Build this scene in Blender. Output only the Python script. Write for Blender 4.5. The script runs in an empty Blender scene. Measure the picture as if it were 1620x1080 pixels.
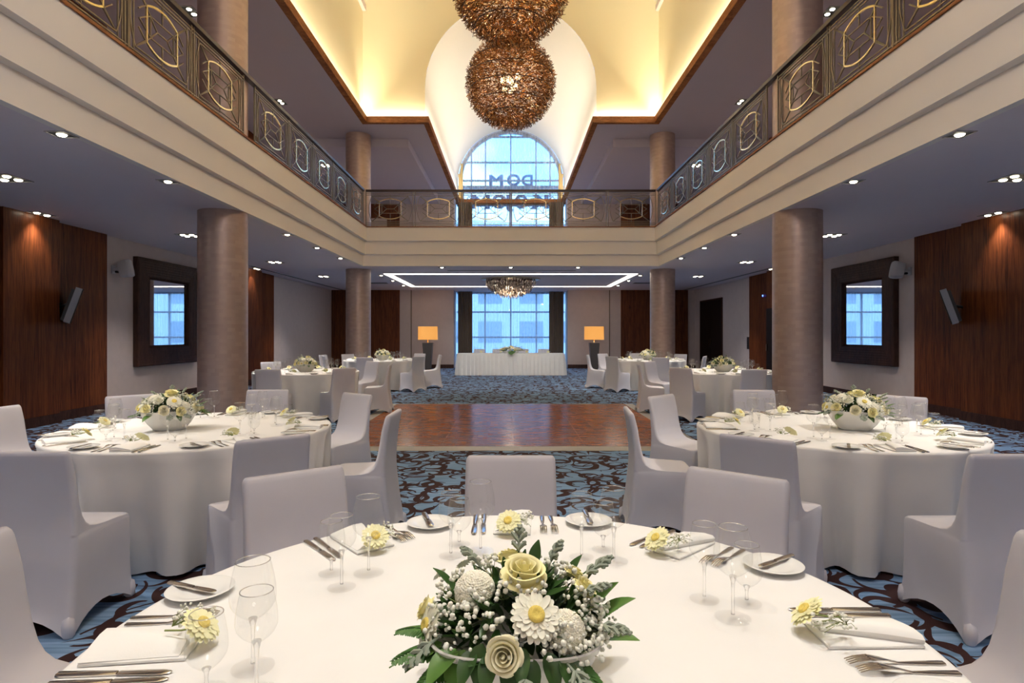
import bpy, bmesh, math, random
from mathutils import Vector, Matrix, Euler
R = math.radians
PI = math.pi
random.seed(7)
scene = bpy.context.scene
COL = scene.collection

# ------------------------------------------------------------------ helpers
class MB:
    """collects geometry for ONE mesh object"""
    def __init__(s): s.v = []; s.f = []
    def add(s, vs, fs, M=None):
        b = len(s.v)
        if M is not None: vs = [M @ Vector(v) for v in vs]
        s.v.extend([tuple(v) for v in vs])
        s.f.extend([tuple(b + i for i in f) for f in fs])
        return s
    def box(s, c, d, M=None):
        x, y, z = c; a, b, h = d[0]/2, d[1]/2, d[2]/2
        vs = [(x-a,y-b,z-h),(x+a,y-b,z-h),(x+a,y+b,z-h),(x-a,y+b,z-h),(x-a,y-b,z+h),(x+a,y-b,z+h),(x+a,y+b,z+h),(x-a,y+b,z+h)]
        fs = [(0,3,2,1),(4,5,6,7),(0,1,5,4),(1,2,6,5),(2,3,7,6),(3,0,4,7)]
        return s.add(vs, fs, M)
    def bx(s, x0, x1, y0, y1, z0, z1, M=None):
        return s.box(((x0+x1)/2,(y0+y1)/2,(z0+z1)/2),(x1-x0,y1-y0,z1-z0),M)
    def quad(s, a, b, c, d, M=None): return s.add([a,b,c,d],[(0,1,2,3)],M)
    def loft(s, rings, close=True, cap0=False, cap1=False, M=None):
        n = len(rings[0]); vs = [p for r in rings for p in r]; fs = []
        m = n if close else n-1
        for i in range(len(rings)-1):
            for j in range(m):
                k = (j+1) % n
                fs.append((i*n+j, i*n+k, (i+1)*n+k, (i+1)*n+j))
        if cap0: fs.append(tuple(reversed(range(n))))
        if cap1: fs.append(tuple((len(rings)-1)*n + j for j in range(n)))
        return s.add(vs, fs, M)
    def lathe(s, prof, n=24, M=None, cap0=False, cap1=False, c=(0,0,0)):
        rings = [[(c[0]+r*math.cos(2*PI*j/n), c[1]+r*math.sin(2*PI*j/n), c[2]+z) for j in range(n)] for r, z in prof]
        return s.loft(rings, True, cap0, cap1, M)
    def tube(s, pts, r, n=6, caps=True, closed=False, M=None, up=None):
        pts = [Vector(p) for p in pts]; rings = []
        m = len(pts)
        for i, p in enumerate(pts):
            if closed: t = pts[(i+1) % m] - pts[i-1]
            else: t = pts[min(i+1, m-1)] - pts[max(i-1, 0)]
            t.normalize()
            u = Vector(up) if up else (Vector((0,0,1)) if abs(t.z) < .95 else Vector((1,0,0)))
            a = t.cross(u).normalized(); b = a.cross(t).normalized()
            rr = r[i] if isinstance(r, (list, tuple)) else r
            rings.append([tuple(p + a*rr*math.cos(2*PI*(j+.5)/n) + b*rr*math.sin(2*PI*(j+.5)/n)) for j in range(n)])
        if closed: rings.append(rings[0])
        return s.loft(rings, True, caps and not closed, caps and not closed, M)
    def bar(s, a, b, w, h, M=None):
        """square bar a->b, w horizontal-ish, h vertical-ish"""
        return s.tube([a, b], math.hypot(w, w)/2, 4, M=M)
    def build(s, name, mat, parent=None, smooth=35, loc=None):
        me = bpy.data.meshes.new(name)
        me.from_pydata(s.v, [], s.f); me.update()
        if smooth:
            me.shade_smooth()
            if smooth < 180: me.set_sharp_from_angle(angle=R(smooth))
        if mat: me.materials.append(mat)
        o = bpy.data.objects.new(name, me); COL.objects.link(o)
        if parent: o.parent = parent
        if loc: o.location = loc
        return o

def tag(o, label=None, cat=None, group=None, kind=None):
    if label: o['label'] = label
    if cat: o['category'] = cat
    if group: o['group'] = group
    if kind: o['kind'] = kind
    return o
def empty(name, loc=(0,0,0), rz=0):
    o = bpy.data.objects.new(name, None); COL.objects.link(o)
    o.empty_display_size = .1; o.location = loc; o.rotation_euler = (0,0,rz)
    return o
def struct(mb, name, mat, smooth=35, label=None, cat=None, parent=None):
    o = mb.build(name, mat, parent, smooth)
    o['kind'] = 'structure'
    if label: o['label'] = label
    if cat: o['category'] = cat
    return o
KIDS = {}
def kids(o): return [c for c in o.children]
def copy_tree(o, parent=None):
    c = o.copy(); COL.objects.link(c)
    if parent is not None: c.parent = parent
    for ch in o.children: copy_tree(ch, c)
    return c
def place(proto, used, loc, rz=0, label=None, group=None):
    """first use moves the prototype itself, later uses copy it with its parts"""
    o = proto if not used.get(proto.name) else copy_tree(proto)
    if o is proto: used[proto.name] = True
    o.location = loc; o.rotation_euler = (0,0,rz)
    if label: o['label'] = label
    if group: o['group'] = group
    return o
USED = {}

# ------------------------------------------------------------------ materials
class NT:
    def __init__(s, name):
        s.m = bpy.data.materials.new(name); s.m.use_nodes = True
        s.t = s.m.node_tree; s.t.nodes.clear()
        s.out = s.n('ShaderNodeOutputMaterial')
    def n(s, kind, **kw):
        nd = s.t.nodes.new(kind)
        for k, v in kw.items():
            if k in ('operation','data_type','blend_type','distribution','noise_dimensions','feature','interpolation','wave_type','bands_direction','subsurface_method','normalize','clamp','offset','offset_frequency','squash','use_clamp'): setattr(nd, k, v)
            else: nd.inputs[k].default_value = v
        return nd
    def l(s, a, b): s.t.links.new(a, b)
    def bsdf(s, **kw):
        b = s.n('ShaderNodeBsdfPrincipled')
        for k, v in kw.items(): b.inputs[k.replace('_',' ')].default_value = v
        s.l(b.outputs[0], s.out.inputs[0]); return b
    def math(s, op, a, b=None, c=None):
        nd = s.n('ShaderNodeMath', operation=op)
        for i, x in enumerate((a, b, c)):
            if x is None: continue
            if isinstance(x, (int, float)): nd.inputs[i].default_value = x
            else: s.l(x, nd.inputs[i])
        return nd.outputs[0]
    def pos(s): return s.n('ShaderNodeNewGeometry').outputs['Position']
    def objc(s): return s.n('ShaderNodeTexCoord').outputs['Object']
    def mapping(s, vec, scale=(1,1,1), loc=(0,0,0), rot=(0,0,0)):
        m = s.n('ShaderNodeMapping'); m.inputs['Scale'].default_value = scale; m.inputs['Location'].default_value = loc; m.inputs['Rotation'].default_value = rot
        s.l(vec, m.inputs['Vector']); return m.outputs[0]
    def noise(s, vec, scale, detail=2, rough=.5, dist=0):
        nd = s.n('ShaderNodeTexNoise'); nd.inputs['Scale'].default_value = scale; nd.inputs['Detail'].default_value = detail
        nd.inputs['Roughness'].default_value = rough; nd.inputs['Distortion'].default_value = dist
        s.l(vec, nd.inputs['Vector']); return nd.outputs['Fac']
    def ramp(s, fac, stops):
        nd = s.n('ShaderNodeValToRGB'); cr = nd.color_ramp
        while len(cr.elements) < len(stops): cr.elements.new(.5)
        for e, (p, c) in zip(cr.elements, stops): e.position = p; e.color = (*c, 1)
        s.l(fac, nd.inputs[0]); return nd.outputs[0]
    def mix(s, fac, a, b):
        nd = s.n('ShaderNodeMix', data_type='RGBA')
        for i, x in ((0, fac), (6, a), (7, b)):
            if isinstance(x, (int, float)): nd.inputs[i].default_value = x
            elif isinstance(x, tuple): nd.inputs[i].default_value = (*x, 1)
            else: s.l(x, nd.inputs[i])
        return nd.outputs[2]
    def bump(s, b, h, strength=.2, dist=.01):
        nd = s.n('ShaderNodeBump'); nd.inputs['Strength'].default_value = strength; nd.inputs['Distance'].default_value = dist
        s.l(h, nd.inputs['Height']); s.l(nd.outputs[0], b.inputs['Normal'])

def simple(name, col, rough=.5, metal=0, noise=None, **kw):
    t = NT(name); b = t.bsdf(Roughness=rough, Metallic=metal, **kw)
    b.inputs['Base Color'].default_value = (*col, 1)
    if noise:
        sc, amt = noise
        f = t.noise(t.objc(), sc, 3)
        t.l(t.mix(f, tuple(c*(1-amt) for c in col), tuple(min(1, c*(1+amt)) for c in col)), b.inputs['Base Color'])
    return t.m
def emit(name, col, strength):
    t = NT(name); e = t.n('ShaderNodeEmission'); e.inputs[0].default_value = (*col, 1); e.inputs[1].default_value = strength
    t.l(e.outputs[0], t.out.inputs[0]); return t.m

M = {}
def fabric(name, col, scale=260, rough=.85, amt=.04):
    t = NT(name); b = t.bsdf(Roughness=rough)
    oc = t.objc()
    f = t.noise(oc, 6, 2)
    t.l(t.mix(f, tuple(c*(1-amt) for c in col), tuple(min(1, c*(1+amt)) for c in col)), b.inputs['Base Color'])
    w = t.noise(t.mapping(oc, (1,1,1)), scale, 1)
    t.bump(b, w, .08, .002)
    b.inputs['Sheen Weight'].default_value = .15
    return t.m
M['cloth'] = fabric('white_tablecloth', (.80,.79,.77))
M['chair'] = fabric('white_stretch_cover', (.68,.672,.735), 400, .6)
M['napkin'] = fabric('white_napkin', (.85,.84,.81), 300)
M['porcelain'] = simple('white_porcelain', (.80,.80,.78), .12, 0, None)
M['bowl'] = simple('cream_ceramic', (.78,.77,.73), .25, 0, (4,.03))
M['steel'] = simple('polished_steel', (.62,.58,.53), .16, 1, (30,.06))
M['plaster'] = None
def plaster(name, col, scale=2.2, amt=.06, bump=.1):
    t = NT(name); b = t.bsdf(Roughness=.85); p = t.pos()
    f = t.noise(p, scale, 4, .6)
    t.l(t.mix(f, tuple(c*(1-amt) for c in col), tuple(min(1, c*(1+amt)) for c in col)), b.inputs['Base Color'])
    t.bump(b, t.noise(p, 60, 3), bump, .003)
    return t.m
M['wall'] = plaster('beige_wallpaper', (.62,.53,.49), 5, .09, .3)
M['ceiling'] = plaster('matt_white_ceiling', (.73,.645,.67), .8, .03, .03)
M['ceiling_up'] = plaster('dimmed_matt_ceiling', (.52,.49,.57), .8, .03, .03)  # darker copy of the ceiling paint; the upper dimness is put into its colour
M['cream'] = plaster('cream_plaster', (.84,.77,.56), .5, .03, .03)
M['fascia'] = plaster('ivory_painted_fascia', (.80,.745,.69), .7, .03, .03)
M['niche'] = plaster('pale_vault_plaster', (.86,.83,.72), .5, .02, .02)

def wood(name, dark, light, scale=(14,14,.7), rough=.35, axis='z', big=.8):
    t = NT(name); b = t.bsdf(Roughness=rough); b.inputs['Specular IOR Level'].default_value = .28; p = t.pos()
    m = t.mapping(p, scale)
    g = t.noise(m, 1.6, 5, .6, 1.2)
    w = t.noise(t.mapping(p, tuple(c*4 for c in scale)), 2.0, 3, .6)
    blot = t.noise(t.mapping(p, (2.2,2.2,.25)), big, 2)
    f = t.math('ADD', t.math('MULTIPLY', g, .55), t.math('ADD', t.math('MULTIPLY', w, .25), t.math('MULTIPLY', blot, .25)))
    c = t.ramp(f, [(.38, dark), (.50, tuple(a*.55+d*.45 for a, d in zip(dark, light))), (.62, light)])
    t.l(c, b.inputs['Base Color'])
    t.bump(b, w, .06, .002)
    b.inputs['Specular IOR Level'].default_value = 0
    gl = t.n('ShaderNodeBsdfGlossy'); gl.inputs['Roughness'].default_value = rough
    mx = t.n('ShaderNodeMixShader'); mx.inputs[0].default_value = .035
    t.l(b.outputs[0], mx.inputs[1]); t.l(gl.outputs[0], mx.inputs[2]); t.l(mx.outputs[0], t.out.inputs[0])
    return t.m
M['wood'] = wood('red_brown_walnut', (.034,.006,.003), (.21,.058,.016))
M['woodtrim'] = wood('polished_cherry_trim', (.16,.055,.02), (.36,.15,.055), (3,3,14), .3)
M['darkwood'] = wood('dark_mahogany', (.03,.012,.009), (.075,.032,.022), (9,9,2), .35)
M['black'] = simple('gap_shade_black', (.008,.007,.007), .8)
M['door'] = wood('near_black_door_veneer', (.010,.005,.004), (.022,.011,.008), (10,10,.6), .4)

def column_mat():
    t = NT('pearl_scale_column_covering'); b = t.bsdf(Roughness=.42, Metallic=.45)
    oc = t.objc(); sp = t.n('ShaderNodeSeparateXYZ'); t.l(oc, sp.inputs[0])
    ang = t.math('MULTIPLY', t.math('ARCTAN2', sp.outputs[1], sp.outputs[0]), .36)
    cb = t.n('ShaderNodeCombineXYZ'); t.l(ang, cb.inputs[0]); t.l(sp.outputs[2], cb.inputs[1])
    br = t.n('ShaderNodeTexBrick', offset=.5)
    br.inputs['Scale'].default_value = 1; br.inputs['Mortar Size'].default_value = .002
    br.inputs['Brick Width'].default_value = .115; br.inputs['Row Height'].default_value = .055
    br.inputs['Color1'].default_value = (.42,.315,.275,1); br.inputs['Color2'].default_value = (.48,.365,.32,1); br.inputs['Mortar'].default_value = (.44,.335,.293,1)
    br.inputs['Mortar Smooth'].default_value = .6
    t.l(cb.outputs[0], br.inputs['Vector'])
    t.l(br.outputs['Color'], b.inputs['Base Color'])
    bw = t.n('ShaderNodeRGBToBW'); t.l(br.outputs['Color'], bw.inputs[0])
    r = t.n('ShaderNodeMapRange'); r.inputs[1].default_value=.25; r.inputs[2].default_value=.45; r.inputs[3].default_value=.5; r.inputs[4].default_value=.33
    t.l(bw.outputs[0], r.inputs[0]); t.l(r.outputs[0], b.inputs['Roughness'])
    t.bump(b, bw.outputs[0], .15, .006)
    return t.m
M['column'] = column_mat()

def carpet():
    t = NT('blue_scroll_carpet'); b = t.bsdf(Roughness=.95); p = t.pos()
    warp = t.n('ShaderNodeTexNoise'); warp.inputs['Scale'].default_value = 2.6; warp.inputs['Detail'].default_value = 0
    t.l(p, warp.inputs['Vector'])
    vm = t.n('ShaderNodeVectorMath', operation='MULTIPLY_ADD')
    t.l(warp.outputs['Color'], vm.inputs[0]); vm.inputs[1].default_value = (.22,.22,0); t.l(p, vm.inputs[2])
    v = vm.outputs[0]
    def curls(scale, r0, w, off, cut):
        """one calligraphic crescent round each cell centre, thick on one side and open on the other"""
        q = t.mapping(v, (scale,scale,0), off)
        vo = t.n('ShaderNodeTexVoronoi'); vo.voronoi_dimensions = '2D'; vo.inputs['Scale'].default_value = 1; vo.inputs['Randomness'].default_value = .9
        t.l(q, vo.inputs['Vector'])
        df = t.n('ShaderNodeVectorMath', operation='SUBTRACT'); t.l(q, df.inputs[0]); t.l(vo.outputs['Position'], df.inputs[1])
        sp = t.n('ShaderNodeSeparateXYZ'); t.l(df.outputs[0], sp.inputs[0])
        sc = t.n('ShaderNodeSeparateColor'); t.l(vo.outputs['Color'], sc.inputs[0])
        ang = t.math('MULTIPLY_ADD', sc.outputs[0], 6.283, t.math('ARCTAN2', sp.outputs[1], sp.outputs[0]))
        c = t.math('COSINE', ang)
        th = t.math('MULTIPLY', t.math('POWER', t.math('MULTIPLY_ADD', c, .5, .5), 1.6), w)
        th = t.math('ADD', th, .022)
        rr = t.math('ADD', t.math('MULTIPLY_ADD', sc.outputs[1], .16, r0), t.math('MULTIPLY', t.math('SINE', ang), .07))
        d = t.math('ABSOLUTE', t.math('SUBTRACT', vo.outputs['Distance'], rr))
        return t.math('MULTIPLY', t.math('LESS_THAN', d, th), t.math('GREATER_THAN', c, cut))
    def line(scale, lvl, w0, w1, off):
        q = t.mapping(v, (1,1,0), off)
        n = t.noise(q, scale, 0)
        wid = t.math('MULTIPLY_ADD', t.noise(t.mapping(p, (1,1,0), (off[0]+3,off[1],0)), 3.4, 0), w1, w0)
        d = t.math('ABSOLUTE', t.math('SUBTRACT', n, lvl))
        return t.math('LESS_THAN', d, wid)
    k = t.math('MAXIMUM', curls(2.7, .26, .078, (0,0,0), -.80), curls(3.1, .25, .082, (5.3,2.7,0), -.72))
    k = t.math('MAXIMUM', k, curls(2.9, .27, .062, (11.7,8.3,0), -.80))
    k = t.math('MAXIMUM', k, line(3.4, .47, -.045, .13, (7.3,2.1,4)))
    streak = t.noise(t.mapping(p, (1.2,22,1)), 1.4, 2)
    blue = t.ramp(streak, [(.32,(.12,.23,.40)), (.5,(.19,.33,.54)), (.68,(.29,.45,.68))])
    col = t.mix(k, blue, (.035,.008,.008))
    t.l(col, b.inputs['Base Color'])
    t.bump(b, t.noise(p, 320, 1), .25, .004)
    return t.m
M['carpet'] = carpet()

def parquet():
    t = NT('glossy_mosaic_parquet'); b = t.bsdf(Roughness=.22); b.inputs['Specular IOR Level'].default_value = .32; p = t.pos()
    br = t.n('ShaderNodeTexBrick', offset=.5)
    br.inputs['Scale'].default_value = 1; br.inputs['Brick Width'].default_value = .13; br.inputs['Row Height'].default_value = .045
    br.inputs['Mortar Size'].default_value = .0015; br.inputs['Mortar'].default_value = (.05,.016,.006,1)
    br.inputs['Color1'].default_value = (.22,.058,.010,1); br.inputs['Color2'].default_value = (.42,.135,.022,1); br.inputs['Bias'].default_value = -.1
    t.l(p, br.inputs['Vector'])
    g = t.noise(t.mapping(p, (8,40,1)), 2, 3)
    c = t.mix(t.math('MULTIPLY', g, .6), br.outputs['Color'], (.12,.030,.008))
    # thin seams between the laid panels
    sp = t.n('ShaderNodeSeparateXYZ'); t.l(p, sp.inputs[0])
    def seam(o, off): return t.math('LESS_THAN', t.math('ABSOLUTE', t.math('SUBTRACT', t.math('FRACT', t.math('DIVIDE', t.math('ADD', o, off), .918)), .5)), .004)
    k = t.math('MAXIMUM', seam(sp.outputs[0], 50.0), seam(sp.outputs[1], 50.2))
    c = t.mix(t.math('MULTIPLY', k, .5), c, (.30,.22,.17))
    t.l(c, b.inputs['Base Color'])
    r = t.noise(p, 3, 2)
    t.l(t.math('MULTIPLY_ADD', r, .12, .17), b.inputs['Roughness'])
    t.bump(b, br.outputs['Fac'], .08, .002)
    b.inputs['Specular IOR Level'].default_value = 0
    gl = t.n('ShaderNodeBsdfGlossy'); gl.inputs[0].default_value = (1,.92,.88,1); gl.inputs['Roughness'].default_value = .19
    mx = t.n('ShaderNodeMixShader'); mx.inputs[0].default_value = .27
    t.l(b.outputs[0], mx.inputs[1]); t.l(gl.outputs[0], mx.inputs[2]); t.l(mx.outputs[0], t.out.inputs[0])
    return t.m
M['parquet'] = parquet()
M['floortrim'] = simple('brushed_pale_metal_edge', (.50,.47,.42), .35, .6, (12,.08))

def thin_glass(name, tint=(1,1,1), base=.035, edge=.5, expo=3.0):
    t = NT(name)
    tr = t.n('ShaderNodeBsdfTransparent'); tr.inputs[0].default_value = (*tint, 1)
    gl = t.n('ShaderNodeBsdfGlossy'); gl.inputs['Roughness'].default_value = .02
    lw = t.n('ShaderNodeLayerWeight'); lw.inputs[0].default_value = .22
    f = t.math('MULTIPLY_ADD', lw.outputs['Facing'], .0, base)
    f = t.math('ADD', base, t.math('MULTIPLY', t.math('POWER', lw.outputs['Facing'], expo), edge))
    mx = t.n('ShaderNodeMixShader'); t.l(f, mx.inputs[0]); t.l(tr.outputs[0], mx.inputs[1]); t.l(gl.outputs[0], mx.inputs[2])
    t.l(mx.outputs[0], t.out.inputs[0]); return t.m
M['glass'] = thin_glass('clear_stemware_glass', (.985,.988,.985), .06, .95, 3.3)
M['glassfoot'] = thin_glass('clear_glass_foot', (.99,.99,.99), .04, .16)
M['pane'] = thin_glass('window_glass', (.96,.98,1.0), .04)
M['mirror'] = simple('mirror_glass', (.85,.87,.88), .02, 1)
M['bronze'] = simple('brushed_bronze', (.21,.175,.13), .42, .75, (20,.1))
M['brass'] = simple('polished_brass', (.80,.66,.36), .18, 1, (10,.05))
M['rail'] = simple('dark_stained_handrail', (.035,.018,.016), .35, 0, (10,.2))
M['curtain'] = fabric('taupe_curtain', (.20,.15,.105), 200)
M['goldcurtain'] = fabric('golden_sheer_edge', (.50,.38,.18), 200)
M['whiteplastic'] = simple('white_plastic', (.62,.61,.62), .45, 0, (5,.02))
M['blackplastic'] = simple('black_plastic', (.012,.012,.013), .4, 0, (5,.1))
M['greyplastic'] = simple('grey_plastic', (.30,.31,.34), .45, 0, (5,.04))
M['screen'] = simple('dark_screen', (.01,.01,.012), .1, 0, None)
M['frame'] = simple('pale_window_frame', (.42,.44,.50), .5, 0, (4,.03))
M['fixture'] = simple('black_downlight_housing', (.02,.02,.02), .6, 0, None)
M['fixrim'] = simple('grey_downlight_rim', (.35,.33,.33), .5, 0, None)
M['lampglow'] = emit('downlight_lamp', (1,.88,.66), 14)
M['led'] = emit('led_strip', (1,.93,.80), 5)
M['bluelamp'] = emit('blue_indicator', (.05,.12,1), 6)
M['bulb'] = emit('warm_bulb', (1,.70,.36), 2.6)
M['pot'] = simple('dark_taupe_lamp_base', (.10,.085,.075), .4, 0, (8,.1))

def solid_glass(name, k):
    t = NT(name)
    g = t.n('ShaderNodeBsdfGlass'); g.inputs['Roughness'].default_value = 0; g.inputs['IOR'].default_value = 1.48
    tr = t.n('ShaderNodeBsdfTransparent'); mx = t.n('ShaderNodeMixShader'); mx.inputs[0].default_value = k
    t.l(tr.outputs[0], mx.inputs[1]); t.l(g.outputs[0], mx.inputs[2]); t.l(mx.outputs[0], t.out.inputs[0]); return t.m
M['glassstem'] = solid_glass('solid_glass_stem', .45); M['glassfoot'] = solid_glass('solid_glass_foot', .06)
def sheer():
    t = NT('sheer_curtain'); p = t.pos()
    tr = t.n('ShaderNodeBsdfTransparent'); tl = t.n('ShaderNodeBsdfTranslucent'); df = t.n('ShaderNodeBsdfDiffuse')
    tl.inputs[0].default_value = (.80,.84,.92,1); df.inputs[0].default_value = (.45,.48,.56,1)
    a = t.n('ShaderNodeMixShader'); a.inputs[0].default_value = .35; t.l(tl.outputs[0], a.inputs[1]); t.l(df.outputs[0], a.inputs[2])
    s = t.noise(t.mapping(p, (14,.0,.05)), 2.2, 3, .7)
    f = t.ramp(s, [(.30,(.80,)*3), (.62,(.55,)*3)])
    bw = t.n('ShaderNodeRGBToBW'); t.l(f, bw.inputs[0])
    mx = t.n('ShaderNodeMixShader'); t.l(bw.outputs[0], mx.inputs[0]); t.l(a.outputs[0], mx.inputs[1]); t.l(tr.outputs[0], mx.inputs[2])
    t.l(mx.outputs[0], t.out.inputs[0]); return t.m
M['sheer'] = sheer()
def shade_mat():
    t = NT('lit_amber_lampshade')
    e = t.n('ShaderNodeEmission'); e.inputs[0].default_value = (1,.42,.085,1); e.inputs[1].default_value = .46
    d = t.n('ShaderNodeBsdfDiffuse'); d.inputs[0].default_value = (.45,.28,.12,1)
    a = t.n('ShaderNodeAddShader'); t.l(e.outputs[0], a.inputs[0]); t.l(d.outputs[0], a.inputs[1]); t.l(a.outputs[0], t.out.inputs[0]); return t.m
M['shade'] = shade_mat()
def rods(name, stops, rough=.45, metal=.0):
    t = NT(name); b = t.bsdf(Roughness=rough, Metallic=metal)
    b.inputs['Specular IOR Level'].default_value = .25
    g = t.n('ShaderNodeNewGeometry')
    t.l(t.ramp(g.outputs['Random Per Island'], stops), b.inputs['Base Color'])
    return t.m
M['rods'] = rods('bronze_glass_sticks', [(0,(.030,.010,.002)), (.5,(.14,.048,.006)), (.88,(.30,.115,.014)), (1,(.55,.38,.16))])
M['crystal'] = rods('smoky_crystal_strands', [(0,(.10,.08,.10)), (.5,(.32,.24,.20)), (1,(.70,.60,.50))], .2, .6)
# flowers
M['petal_white'] = simple('cream_white_petal', (.90,.89,.74), .6, 0, (40,.06))
M['petal_yellow'] = simple('soft_yellow_petal', (.90,.84,.46), .6, 0, (30,.08))
M['petal_pale'] = simple('pale_yellow_petal', (.93,.90,.54), .6, 0, (40,.05))
M['petal_cream'] = simple('cream_rose_petal', (.90,.85,.60), .6, 0, (30,.06))
M['mum'] = simple('ivory_pompon', (.90,.87,.74), .7, 0, (60,.05))
M['flower_eye'] = simple('golden_flower_eye', (.74,.58,.13), .8, 0, (400,.3))
M['breath'] = simple('white_filler_blossom', (.84,.84,.74), .7, 0, (50,.06))
M['leaf'] = simple('deep_green_leaf', (.035,.09,.018), .4, 0, (30,.3))
M['leaf_bright'] = simple('bright_green_leaf', (.09,.20,.035), .4, 0, (30,.25))
M['fern'] = simple('fresh_fern_green', (.06,.16,.03), .5, 0, (30,.3))
M['silver_leaf'] = simple('grey_green_felt_leaf', (.28,.32,.25), .8, 0, (40,.12))
M['stem'] = simple('pale_green_stem', (.22,.27,.08), .6, 0, (40,.15))

# ------------------------------------------------------------------ dimensions (metres), measured in the photograph
H_EYE = 1.45; FPX = 960.0
WL, WR = -7.62, 7.83          # side walls
Y0, YF, YW = -3.0, 25.8, 27.0 # wall behind the camera, far wall, window plane
ZC, ZB, ZU = 3.31, 4.34, 7.20 # lower ceiling, balcony floor, upper ceiling
XB, YB = 3.92, 16.5           # balcony edge
SLOT = 2.24; RV = 2.35; ZV = 8.18
TZ = .765                     # table tops
# ------------------------------------------------------------------ camera
cd = bpy.data.cameras.new('camera'); cam = bpy.data.objects.new('camera', cd); COL.objects.link(cam)
cam.location = (0, 0, H_EYE); cam.rotation_euler = (R(90), 0, 0)
cd.sensor_width = 36; cd.lens = FPX/1620*36
cd.shift_x = 2/1620; cd.shift_y = -12/1620
cd.clip_start = .05; cd.clip_end = 300
scene.camera = cam

# ------------------------------------------------------------------ room shell
struct(MB().bx(WL-.2, WR+.2, Y0-.2, YW+.2, -.2, 0), 'floor', M['carpet'], label='carpet in light blue with dark brown scrolls across the hall', cat='floor')
w = MB(); w.bx(WL-.2, WL, Y0-.2, YF+.2, 0, ZU+.3); struct(w, 'wall_left', M['wall'])
w = MB(); w.bx(WR, WR+.2, Y0-.2, YF+.2, 0, ZU+.3); struct(w, 'wall_right', M['wall'])
w = MB(); w.bx(WL, WR, Y0-.2, Y0, 0, 14.5); struct(w, 'wall_back', M['wall'])
w = MB(); w.bx(WL, -2.42, YF, YF+.15, 0, ZU+.1); w.bx(2.42, WR, YF, YF+.15, 0, ZU+.1)
w.bx(-2.6, -2.42, YF+.15, YW, 0, ZU+.1); w.bx(2.42, 2.6, YF+.15, YW, 0, ZU+.1)      # sides of the window bay
struct(w, 'wall_far', M['wall'])
# lower ceilings round the void (their upper side is the balcony floor)
w = MB(); e = XB + .22
w.bx(WL, -e, Y0, YB+.22, ZC, ZB); w.bx(e, WR, Y0, YB+.22, ZC, ZB); w.bx(WL, WR, YB+.22, YF, ZC, ZB); w.bx(-2.42, 2.42, YF, YW+.05, ZC, ZB)
struct(w, 'ceiling', M['ceiling'])
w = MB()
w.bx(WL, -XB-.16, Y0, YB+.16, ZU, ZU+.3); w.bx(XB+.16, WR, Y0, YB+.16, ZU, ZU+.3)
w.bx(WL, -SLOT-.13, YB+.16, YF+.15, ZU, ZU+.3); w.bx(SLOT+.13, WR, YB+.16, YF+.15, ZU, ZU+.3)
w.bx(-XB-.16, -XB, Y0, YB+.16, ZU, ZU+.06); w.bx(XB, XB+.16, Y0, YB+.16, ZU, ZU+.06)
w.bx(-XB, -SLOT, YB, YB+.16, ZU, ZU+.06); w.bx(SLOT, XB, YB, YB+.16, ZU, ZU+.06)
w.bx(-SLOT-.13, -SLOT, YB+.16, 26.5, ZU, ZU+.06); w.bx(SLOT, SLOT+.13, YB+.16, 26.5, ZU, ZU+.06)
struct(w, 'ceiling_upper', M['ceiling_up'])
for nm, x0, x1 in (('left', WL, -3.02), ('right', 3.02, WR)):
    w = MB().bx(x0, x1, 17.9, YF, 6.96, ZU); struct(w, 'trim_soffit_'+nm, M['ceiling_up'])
# balcony fascia: three stepped bands
def sweep(prof, y0=Y0, yb=YB, slot=None):
    mb = MB(); rings = []
    for d, z in prof:
        X = XB + d; Y = yb + d
        if slot is None: p = [(-X, y0), (-X, Y), (X, Y), (X, y0)]
        else:
            s = slot + d; p = [(-X, y0), (-X, Y), (-s, Y), (-s, 26.6 + d), (s, 26.6 + d), (s, Y), (X, Y), (X, y0)]
        rings.append([(x, y, z) for x, y in p])
    return mb.loft(rings, close=False)
struct(sweep([(.2,4.345),(0,4.345),(0,3.985),(.035,3.975),(.065,3.965),(.065,3.625),(.10,3.615),(.13,3.605),(.13,3.31),(.22,3.31)]), 'trim_1', M['fascia'], 20,
       label='ivory balcony edge in three stepped bands running round the hall', cat='balcony edge')
struct(sweep([(.12,4.345),(.12,4.375),(-.02,4.375),(-.02,4.345),(.12,4.345)]), 'trim_2', M['woodtrim'], 20)
# wood band round the ceiling opening
struct(sweep([(.14,7.195),(-.01,7.195),(-.01,7.365),(.035,7.365),(.035,7.27)], slot=SLOT), 'trim_3', M['woodtrim'], 20,
       label='cherry wood band round the edge of the upper ceiling opening', cat='wood band')
# nave walls above the cove
XN = XB + .14; YN = YB + .14
w = MB(); w.bx(-XN-.2, -XN, Y0, YN+.1, ZU+.03, 10.45); struct(w, 'wall_upper_left', M['cream'])
w = MB(); w.bx(XN, XN+.2, Y0, YN+.1, ZU+.03, 10.45); struct(w, 'wall_upper_right', M['cream'])
w = MB(); n = 64
xs = [-XN + 2*XN*i/n for i in range(n+1)]
xs = sorted(set([round(x, 4) for x in xs] + [-RV, RV] + [RV*math.sin(R(a)) for a in range(-85, 86, 5)]))
def zlow(x): return ZV + math.sqrt(max(0, RV*RV - x*x)) if abs(x) < RV - 1e-6 else None
def ztop(x): return 10.45 + (XN - abs(x))*1.1
for a, b in zip(xs[:-1], xs[1:]):
    m_ = (a+b)/2
    if abs(m_) < RV:
        za, zb = ZV + math.sqrt(max(0, RV*RV-a*a)), ZV + math.sqrt(max(0, RV*RV-b*b))
    else: za = zb = ZU+.03
    w.quad((a,YN,za),(b,YN,zb),(b,YN,ztop(b)),(a,YN,ztop(a)))
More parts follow.
